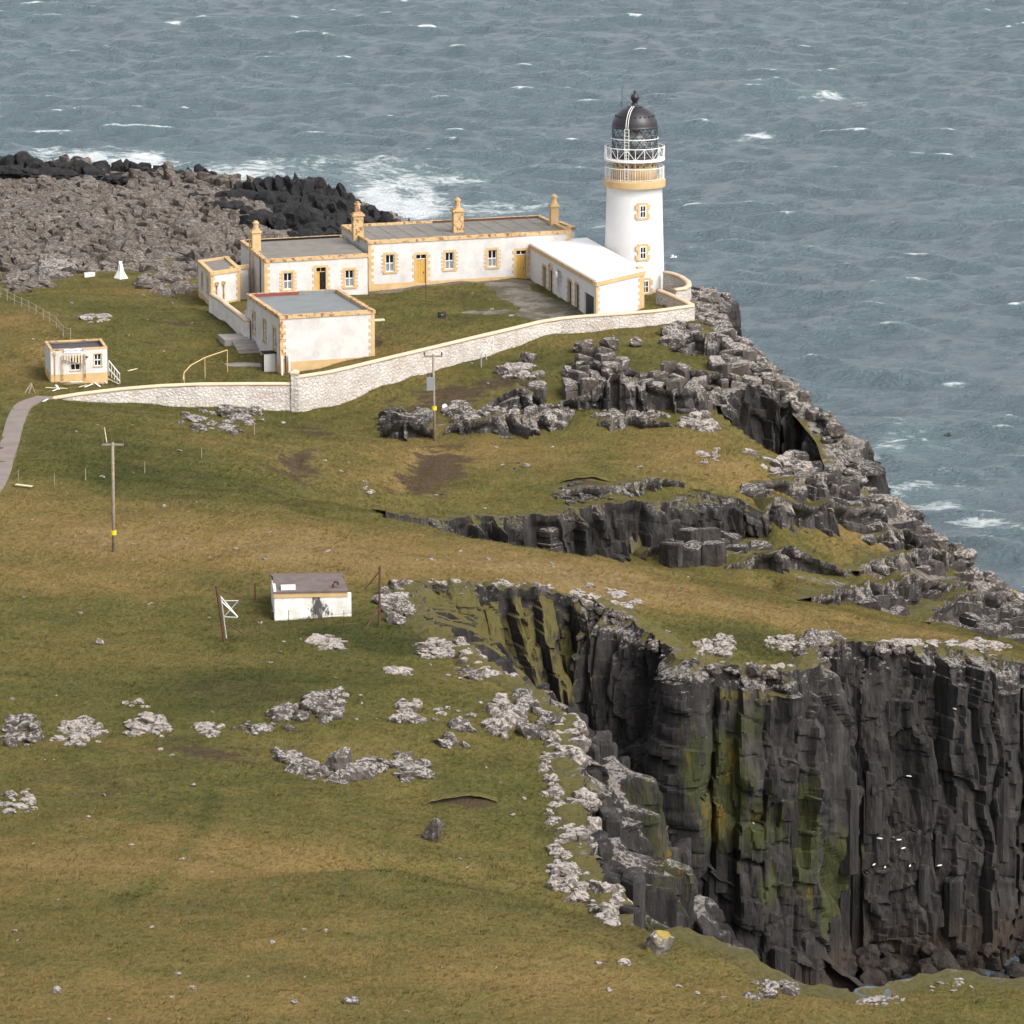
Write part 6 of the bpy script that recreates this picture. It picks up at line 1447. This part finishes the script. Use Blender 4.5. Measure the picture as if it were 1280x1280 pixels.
# debris planks
k = 0
for (u0, v0, u1, v1, wd, mt) in ((112, 476, 125, 485, .14, 'frame'), (118, 476, 127, 481, .1, 'board'), (126, 476, 133, 481, .12, 'frame'), (99, 487, 108, 483, .1, 'board'), (106, 486, 116, 482, .12, 'frame'), (76, 478, 106, 478, .25, 'wood'), (57, 487, 84, 487, .1, 'board'), (70, 485, 74, 489, .15, 'frame'), (66, 491, 73, 489, .12, 'frame'), (88, 480, 104, 479, .1, 'frame'), (130, 474, 148, 482, .1, 'board'), (80, 484, 100, 482, .15, 'wood'), (54, 504, 60, 500, .14, 'frame'), (160, 466, 171, 463, .15, 'board'), (20, 609, 40, 611, .35, 'board')):
    a, b = G(u0, v0), G(u1, v1); a[2] += .12 + .03 * (k % 4); b[2] += .1 + .04 * (k % 3); mb = MB(); mb.bar(a, b, wd, .05)
    place = 'in the rubble before the ruined hut' if k < 12 else ('', 'at the end of the low wall by the path', 'alone on the grass right of the ruined hut', 'lying at the lower end of the concrete path')[k - 11]
    if k < 12: tag(mb.build('plank', M[mt], None), {'frame': 'white painted plank lying %s', 'board': 'bare pale plank lying %s', 'wood': 'grey weathered beam lying %s'}[mt] % place, 'plank', 'planks fallen from the ruined hut')
    else: tag(mb.build('plank', M[mt], None), 'pale broken plank ' + place, 'plank')
    k += 1

# ---- low hut in the foreground
zq = 28.5; qFL, qFR = P(343, 742, 30.5), P(433.5, 740.3, 30.5)
lh = thing('stone_hut', ((qFL[0] + qFR[0]) / 2, qFL[1] + 2, zq), 'low windowless whitewashed hut with a brown sloping roof', 'hut')
w = Wall(qFL, qFR); zte = 30.5; dq = 5.4
QC = [w.A, w.B, w.B - w.n * dq, w.A - w.n * dq]
stain = {}
for i in range(4):
    a = Wall(QC[i], QC[(i + 1) % 4]); n_ = 20; mb = MB()
    for j in range(n_):
        for k2 in range(6):
            z0, z1 = zq - 1 + (zte + 1 - zq) * k2 / 6, zq - 1 + (zte + 1 - zq) * (k2 + 1) / 6
            mb.add([a.pt(a.L * j / n_, z0), a.pt(a.L * (j + 1) / n_, z0), a.pt(a.L * (j + 1) / n_, z1), a.pt(a.L * j / n_, z1)], [(0, 1, 2, 3)])
    o = mb.build('wall', M['hutwall'], lh)
    at = o.data.attributes.new('stain', 'FLOAT', 'POINT')
    st_ = [math.exp(-(((np.dot(np.array(v) - a.A, a.d)) / a.L - .62) / .16) ** 2) * (1.0 if v[2] < zq + 1.2 else .75) if i == 0 else 0 for v in mb.v]; at.data.foreach_set('value', np.array(st_, np.float32))
mb = MB(); rz = zte + .34; ov = .12
r0 = [w.pt(-ov, zte + .03, ov), w.pt(w.L + ov, zte + .03, ov), w.pt(w.L - .15, rz, -dq * .6), w.pt(.05, rz, -dq * .6), w.pt(w.L + ov, zte + .03, -dq - ov), w.pt(-ov, zte + .03, -dq - ov)]
r1 = [p + UP * .1 for p in r0]
mb.add(r0 + r1, [(6, 7, 8, 9), (9, 8, 10, 11), (0, 1, 7, 6), (4, 5, 11, 10), (1, 2, 8, 7), (2, 4, 10, 8), (5, 3, 9, 11), (3, 0, 6, 9)]); rf = mb.build('roof', M['slate'], lh)
mb = MB(); w.box(mb, -.05, w.L + .05, zte - .28, zte + .02, -.02, .06); mb.build('fascia', M['ochre'], lh)
mb = MB(); w.box(mb, -.06, .12, zte - .1, zte + .3, -dq * .5, .05); mb.build('verge', M['frame'], lh)
mb = MB(); w.box(mb, .45, 1.4, zte + .05, zte + .42, -.75, -.25); mb.build('roof_box', M['frame'], rf)
mb = MB(); c0 = w.pt(w.L * .82, zte + .1, -.55); mb.tube([c0, c0 + UP * .35, c0 + UP * .5 + w.d * .12, c0 + UP * .48 + w.d * .28, c0 + UP * .3 + w.d * .32], .09, 8); mb.build('vent_cowl', M['rust'], rf)
mb = MB(); w.box(mb, w.L + .02, w.L + .3, zq - .5, zte - .1, -.5, -.1); mb.build('buttress', M['hutwall'], lh)

# ---- fence and gate around the hut
def post(parent, u, v, h, r=.07, mat='rust', name='post', lean=(0, 0)):
    g = G(u, v); mb = MB(); mb.tube([(g[0], g[1], g[2] - .3), (g[0] + lean[0], g[1] + lean[1], g[2] + h)], r, 6); mb.build(name, M[mat], parent); return g
fen = thing('hut_fence', tuple(G(375, 800)), 'rusty wire fence with tall straining posts around the low hut', 'fence')
pA = post(fen, 281, 803, 3.7, .085, lean=(-.5, 0)); pB = post(fen, 474, 783, 3.95, .085, lean=(.06, 0)); pC = post(fen, 319, 750, 1.15, .06)
for (u, v, h) in ((361, 792, 1.5), (395, 788, 1.4), (325, 797, 1.2), (430, 786, 1.2)): post(fen, u, v, h, .025)
def wire(parent, a, b, r=.012, mat='rust', sag=.03):
    a, b = np.array(a), np.array(b); mb = MB(); mb.tube([a + (b - a) * t - UP * sag * 4 * t * (1 - t) for t in np.linspace(0, 1, 7)], r, 3, False); mb.build('wire', M[mat], parent)
for h in (.4, .75, 1.1): wire(fen, pA + UP * h, pB + UP * h)
for (a, h, du, dv, h2) in ((pA, 3.5, 24, -8, 2.1), (pA, 1.3, 22, -6, .0), (pB, 3.6, -18, -3, 2.4), (pB, 1.2, -18, 2, 0)):
    g = G((281 if a is pA else 474) + du, (803 if a is pA else 783) + dv); mb = MB(); lx = -.5 if (a is pA and h > 2) else 0
    mb.tube([(a[0] + lx, a[1], a[2] + h), (g[0], g[1], a[2] + h2)], .045, 5); mb.build('stay', M['rust'], fen)
gt = thing('field_gate', tuple(pA + np.array([.15, 0, 0])), 'pale metal gate with a crossed brace hung on the rusty fence post', 'gate')
g0 = P(277.5, 747, 0); yb_ = pA[1]
gp = lambda u, v: tuple(PY(u, v, yb_ - .1))
for pts in ([gp(276, 745), gp(283, 798)], [gp(277, 751), gp(298, 751)], [gp(279, 771), gp(297, 772)], [gp(277, 752), gp(297, 771)], [gp(298, 751), gp(280, 771)], [gp(276, 746), gp(296, 770)]):
    mb = MB(); mb.tube(pts, .045, 5); mb.build('bar', M['steel'], gt)

# ---- electricity poles
def pole(u, v, vtop, label, trans=False):
    g = G(u, v); top = PY(u, vtop, g[1])[2]; t = thing('electricity_pole', tuple(g), label, 'pole'); lx = -.12 if trans else .06
    tp = (g[0] + lx, g[1], top); mb = MB(); mb.tube([(g[0], g[1], g[2] - .5), tp], [.13, .10], 10); mb.build('shaft', M['wood'], t, True)
    ca = MB(); ca.bar((tp[0] - .75, tp[1], top - .15), (tp[0] + .75, tp[1], top - .15), .1, .13); c = ca.build('crossarm', M['wood'], t)
    for dx in (-.7, .7):
        mb = MB(); mb.lathe((tp[0] + dx, tp[1]), [(.03, top - .08), (.08, top), (.05, top + .07), (.08, top + .12), (.03, top + .2)], 8); mb.build('insulator', M['black'], c)
    if trans:
        mb = MB(); mb.abox((g[0] - .32, g[1] - .1, top - 2.9), (.62, .55, 1.05)); tr = mb.build('transformer', M['transformer'], t)
        for dx in (-.2, .1): mb = MB(); mb.lathe((g[0] - .32 + dx, g[1] - .1), [(.07, top - 1.85), (.05, top - 1.7), (.08, top - 1.6), (.04, top - 1.5)], 8); mb.build('insulator', M['black'], tr)
    z_ = g[2] + (1.2 if not trans else 2.5); mb = MB(); mb.lathe((g[0] + lx * .3, g[1]), [(.2, z_), (.2, z_ + .3)], 10); mb.build('warning_plate', M['yellow'], t)
    return g, top
gp1, tp1 = pole(142, 690, 553, 'lone electricity pole on the near turf with a plain crossarm')
gp2, tp2 = pole(543.5, 551, 443, 'electricity pole with a grey transformer box in front of the long wall', True)
mb = MB(); mb.tube([(gp1[0] - .35, gp1[1], tp1), (gp1[0] - .5, gp1[1], tp1 + 1.05)], .04, 5); tag(mb.build('marker_rod', M['board'], None), 'thin pale rod standing above the plain pole crossarm', 'rod'); bpy.data.objects['marker_rod'].parent = bpy.data.objects['electricity_pole']; mr = bpy.data.objects['marker_rod']; mr.data.transform(Matrix.Translation(-origin(bpy.data.objects['electricity_pole'])))
for k_ in ('label', 'category'): del mr[k_]
# ---- far fence on the left, posts by the path
ff = thing('wire_fence', tuple(G(40, 395)), 'line of grey fence posts crossing the grass at the far left', 'fence'); prev = None
for (u, v) in ((0, 372), (9, 376), (18, 381), (27, 385), (36, 389), (45, 394), (54, 400), (62, 404), (70, 410), (79, 421), (88, 424)):
    g = post(ff, u, v, 1.0, .05, 'wood')
    if prev is not None:
        for h in (.45, .9): wire(ff, prev + UP * h, g + UP * h, .01, 'steel')
    prev = g
rf_ = thing('wire_fence', tuple(G(100, 605)), 'broken row of thin fence posts along the track below the path', 'fence'); prev = None
for (u, v) in ((23, 603), (68, 607), (107, 601), (181, 592), (252, 574), (318, 545)):
    g = post(rf_, u, v, .9, .04, 'wood')
    if prev is not None: wire(rf_, prev + UP * .7, g + UP * .7, .008, 'rust')
    prev = g
tr = thing('trestle', tuple(G(38, 490)), 'small wooden trestle frame left of the ruined hut', 'trestle')
for (a, b) in (((31, 492), (39, 479)), ((44, 492), (39, 479)), ((36, 493), (40, 480))):
    p, q = G(*a), PY(b[0], b[1], G(38, 491)[1] + .1); mb = MB(); mb.bar(p, q, .07); mb.build('leg', M['wood'], tr)
# ---- concrete path
pl = [np.array(G(u, v)) for (u, v) in ((60, 498), (40, 501), (27, 509), (18, 530), (10, 560), (2, 590), (-8, 612), (-30, 625))]
s, pp = resample(pl, .6); pp[:, 0] = conv1(pp[:, 0], 5); tx, ty = np.gradient(pp[:, 0]), np.gradient(pp[:, 1]); L = np.hypot(tx, ty); nx, ny = ty / L, -tx / L; vs = []; hw = .72
for i in range(len(s)):
    for o_ in (-hw, hw): vs.append((pp[i, 0] + nx[i] * o_, pp[i, 1] + ny[i] * o_))
zz_ = [max(H(a[0], a[1]), H(pp[i // 2, 0], pp[i // 2, 1])) + .07 for i, a in enumerate(vs)]; zz_ = list(np.repeat(conv1(np.array(zz_[::2]), 6), 2) + .03)
mb = MB(); m = len(vs); v3 = [(a[0], a[1], z) for a, z in zip(vs, zz_)] + [(a[0], a[1], z - .5) for a, z in zip(vs, zz_)]
fs = [(2 * i, 2 * i + 1, 2 * i + 3, 2 * i + 2) for i in range(len(s) - 1)] + [(2 * i, 2 * i + 2, m + 2 * i + 2, m + 2 * i) for i in range(len(s) - 1)] + [(2 * i + 1, m + 2 * i + 1, m + 2 * i + 3, 2 * i + 3) for i in range(len(s) - 1)]
mb.add(v3, fs); tag(mb.build('path', M['pathconc'], None), kind='structure')
# ---- small things
q = G(151, 348); mk = thing('marker_cairn', tuple(q), 'small white pointed marker on the grass near the rocky shore', 'marker')
mb = MB(); mb.lathe((q[0], q[1]), [(.85, q[2] - .2), (.55, q[2] + .25), (.3, q[2] + .7), (.2, q[2] + 1.35), (.12, q[2] + 1.4)], 4); mb.build('cone', M['frame'], mk); mb = MB(); mb.abox((q[0], q[1], q[2] + 1.38), (.3, .3, .25)); mb.build('cap', M['frame'], mk)
q = G(112, 346); mb = MB(); mb.abox((q[0], q[1], q[2] - .1), (1.0, .6, .45), .2); tag(mb.build('stone_block', M['frame'], None), 'small white block on the far grass left of the marker', 'block')
q = P(532.5, 377, 28.9); mb = MB(); mb.tube([(q[0], q[1], q[2] - .3), (q[0], q[1], q[2] + 1.9)], .04, 6); tag(mb.build('washing_post', M['rust'], None), 'thin rusty washing post on the courtyard lawn', 'post')
q = PY(556, 508, G(556, 512)[1] - .2); mb = MB(); mb.tube([(q[0], q[1], q[2]), (q[0], q[1] - .12, q[2] + .02)], .22, 14); tag(mb.build('white_disc', M['signwhite'], None), 'small white disc propped among dark rocks beside the transformer pole', 'disc')
q = G(603, 460); bp = thing('bent_pipe', tuple(q), 'small grey bent pipe against the outside of the long wall', 'pipe')
mb = MB(); mb.tube([(q[0] - .1, q[1], q[2] - .3), (q[0] - .1, q[1], q[2] + 1.2), (q[0] + .1, q[1], q[2] + 1.4), (q[0] + .3, q[1], q[2] + 1.2), (q[0] + .35, q[1], q[2] + .7)], .06, 6); mb.build('pipe', M['steel'], bp)
q = PY(735, 294, 468); tk = thing('round_tank', (q[0], q[1], 28), 'dark red round tank behind the right end of the long house', 'tank')
mb = MB(); mb.lathe((q[0], q[1]), [(.7, 28), (.7, 31.2), (.64, 31.8), (.4, 32.2), (.1, 32.3)], 20); mb.build('shell', M['redtank'], tk, True)
for (u, v, lab) in ((822, 402, 'short leaning fence post outside the wall below the tower'), (930, 412, 'lone stake at the cliff edge right of the tower')):
    g = G(u, v); mb = MB(); mb.tube([(g[0], g[1], g[2] - .3), (g[0] + .05, g[1], g[2] + 1.2)], .05, 5); tag(mb.build('stake', M['wood'], None), lab, 'stake')
# birds on the wing and on the ledges
def gull(name, label, p, s, mat, fly=True, rz=0.0):
    mb = MB(); c, sn = math.cos(rz), math.sin(rz); T = lambda x, y, z: (p[0] + s * (c * x - sn * y), p[1] + s * (sn * x + c * y), p[2] + s * z)
    mb.tube([T(-.5, 0, .02), T(-.3, 0, .05), T(0, 0, .06), T(.25, 0, .05), T(.36, 0, .09), T(.5, 0, .06)], [.02 * s, .09 * s, .13 * s, .1 * s, .08 * s, .015 * s], 8)
    for sg in (-1, 1):
        if fly: mb.add([T(.15, sg * .08, .1), T(-.12, sg * .08, .08), T(-.08, sg * .55, .3), T(.18, sg * .5, .32), T(-.15, sg * 1.1, .18), T(.02, sg * 1.1, .2)], [(0, 1, 2, 3), (3, 2, 4, 5), (3, 2, 1, 0), (5, 4, 2, 3)])
        else: mb.add([T(.15, sg * .12, .12), T(-.1, sg * .14, .0), T(-.5, sg * .03, .06), T(-.1, sg * .05, .16)], [(0, 1, 2, 3), (3, 2, 1, 0)])
    o = mb.build(name, M[mat], None); return tag(o, label, 'bird')
gull('seabird', 'white gull flying low over the water right of the tower', PY(842, 322, 520), .75, 'frame', rz=.4)
gull('seabird', 'dark seabird flying over the water right of the bluff', PY(1185, 545, 470), .85, 'black', rz=-.2)
def front_y(u, v):
    X, Y, Zc, nx, ny = cb; r = ray(u, v); best = None
    U = X * 1.0; U = 640 + F * X / (Y * math.cos(PITCH) - (CZ - Zc) * -math.sin(PITCH) * -1); dep = Y * math.cos(PITCH) + (CZ - Zc) * math.sin(-PITCH); U = 640 + F * X / dep; Vv = 640 - F * (-(CZ - Zc) * math.cos(PITCH) + Y * math.sin(-PITCH)) / dep
    k = np.argmin((U - u) ** 2 + (Vv - v) ** 2); return np.array([X.ravel()[k], Y.ravel()[k], Zc.ravel()[k]])
nb_ = 0
for (u, v) in ((1093, 1080), (1105, 1083), (1124, 1048), (1128, 1060), (1174, 1080), (1133, 970), (1192, 885), (1079, 1037), (1098, 1048), (942, 1030), (1068, 1134), (1052, 1160), (1136, 1082)):
    p = front_y(u, v); p[1] -= .25; o = gull('seabird', 'white seabird resting on a ledge of the inlet cliff', p, .42, 'frame', False, rl.uniform(0, 3)); o['group'] = 'white birds on the cliff ledges'; nb_ += 1
q = G(1092, 1250); mb = MB(); n_ = 18; mb.add([(q[0] + (.8 + .2 * math.sin(3 * a)) * math.cos(a), q[1] + (2.2 + .3 * math.cos(2 * a)) * math.sin(a), q[2] + .06) for a in np.linspace(0, 2 * math.pi, n_ + 1)[:-1]], [tuple(range(n_))]); tag(mb.build('rock_pool', M['sea'], None), kind='structure')

# ================================================================== GRASS
gm = (1 - smooth(.25, .5, rockm)) * (1 - smooth(.2, .5, paved)) * (1 - .75 * smooth(.3, .8, peat))
gm *= (GY < 490) * (np.abs(GX) < GY * 0.112 + 5) * (GY > 182) * (1 - smooth(395, 480, GY) * .5) * (Z > 5)
for C_ in (HC, LC, WC, OCn, AC, SC, QC, EC):
    gm *= ~in_poly(GX, GY, [(c[0], c[1]) for c in C_])
gm *= poly_dist(GX, GY, PATH) > 1.0
gm *= (0.55 + 0.45 * smooth(-.5, .5, fbm(GX / 1.7, GY / 1.7, octv=2, seed=44)))
at = ground.data.attributes.new('grass', 'FLOAT', 'POINT'); at.data.foreach_set('value', gm.ravel().astype(np.float32))
gme = bpy.data.meshes.new('grass'); gob = bpy.data.objects.new('grass', gme); COL.objects.link(gob)
tag(gob, 'short windblown olive grass covering the headland', 'grass', kind='stuff')
tree = bpy.data.node_groups.new('grass_tufts', 'GeometryNodeTree')
tree.interface.new_socket('Geometry', in_out='INPUT', socket_type='NodeSocketGeometry'); tree.interface.new_socket('Geometry', in_out='OUTPUT', socket_type='NodeSocketGeometry')
N_ = tree.nodes.new; Lk = tree.links.new
gout = N_('NodeGroupOutput'); oi = N_('GeometryNodeObjectInfo'); oi.inputs[0].default_value = ground
na = N_('GeometryNodeInputNamedAttribute'); na.data_type = 'FLOAT'; na.inputs[0].default_value = 'grass'
mul = N_('ShaderNodeMath'); mul.operation = 'MULTIPLY'; mul.inputs[1].default_value = 15.0
dp = N_('GeometryNodeDistributePointsOnFaces'); dp.distribute_method = 'RANDOM'
Lk(oi.outputs['Geometry'], dp.inputs[0]); Lk(na.outputs[0], mul.inputs[0]); Lk(mul.outputs[0], dp.inputs['Density'])
join = N_('GeometryNodeJoinGeometry')
for k in range(7):
    co = N_('GeometryNodeMeshCone'); co.fill_type = 'NONE'; co.inputs['Vertices'].default_value = 3; co.inputs['Radius Bottom'].default_value = .022; co.inputs['Radius Top'].default_value = .002; co.inputs['Depth'].default_value = .2 + .08 * (k % 3)
    tf = N_('GeometryNodeTransform'); a = k * 2.4; rr = .03 + .10 * (k / 9)
    tf.inputs['Translation'].default_value = (rr * math.cos(a), rr * math.sin(a), -.03); tf.inputs['Rotation'].default_value = (.75 * math.sin(a) * -1, .75 * math.cos(a) + .25, 0)
    Lk(co.outputs[0], tf.inputs[0]); Lk(tf.outputs[0], join.inputs[0])
sm = N_('GeometryNodeSetMaterial'); sm.inputs['Material'].default_value = M['blade']; Lk(join.outputs[0], sm.inputs[0])
ip = N_('GeometryNodeInstanceOnPoints'); Lk(dp.outputs[0], ip.inputs['Points']); Lk(sm.outputs[0], ip.inputs['Instance'])
rv = N_('FunctionNodeRandomValue'); rv.data_type = 'FLOAT'; rv.inputs[2].default_value = .3; rv.inputs[3].default_value = .75; Lk(rv.outputs[1], ip.inputs['Scale'])
rr_ = N_('FunctionNodeRandomValue'); rr_.data_type = 'FLOAT_VECTOR'; rr_.inputs[0].default_value = (-.1, -.1, -.8); rr_.inputs[1].default_value = (.1, .1, .8); Lk(rr_.outputs[0], ip.inputs['Rotation'])
dp2 = N_('GeometryNodeDistributePointsOnFaces'); dp2.inputs['Seed'].default_value = 5; mul2 = N_('ShaderNodeMath'); mul2.operation = 'MULTIPLY'; mul2.inputs[1].default_value = 0.7
Lk(na.outputs[0], mul2.inputs[0]); Lk(oi.outputs['Geometry'], dp2.inputs[0]); Lk(mul2.outputs[0], dp2.inputs['Density'])
ip2 = N_('GeometryNodeInstanceOnPoints'); Lk(dp2.outputs[0], ip2.inputs['Points']); Lk(sm.outputs[0], ip2.inputs['Instance'])
rv2 = N_('FunctionNodeRandomValue'); rv2.data_type = 'FLOAT'; rv2.inputs[2].default_value = .7; rv2.inputs[3].default_value = 1.35; Lk(rv2.outputs[1], ip2.inputs['Scale']); Lk(rr_.outputs[0], ip2.inputs['Rotation'])
jn = N_('GeometryNodeJoinGeometry'); Lk(ip.outputs[0], jn.inputs[0]); Lk(ip2.outputs[0], jn.inputs[0]); Lk(jn.outputs[0], gout.inputs[0])
md = gob.modifiers.new('grass', 'NODES'); md.node_group = tree
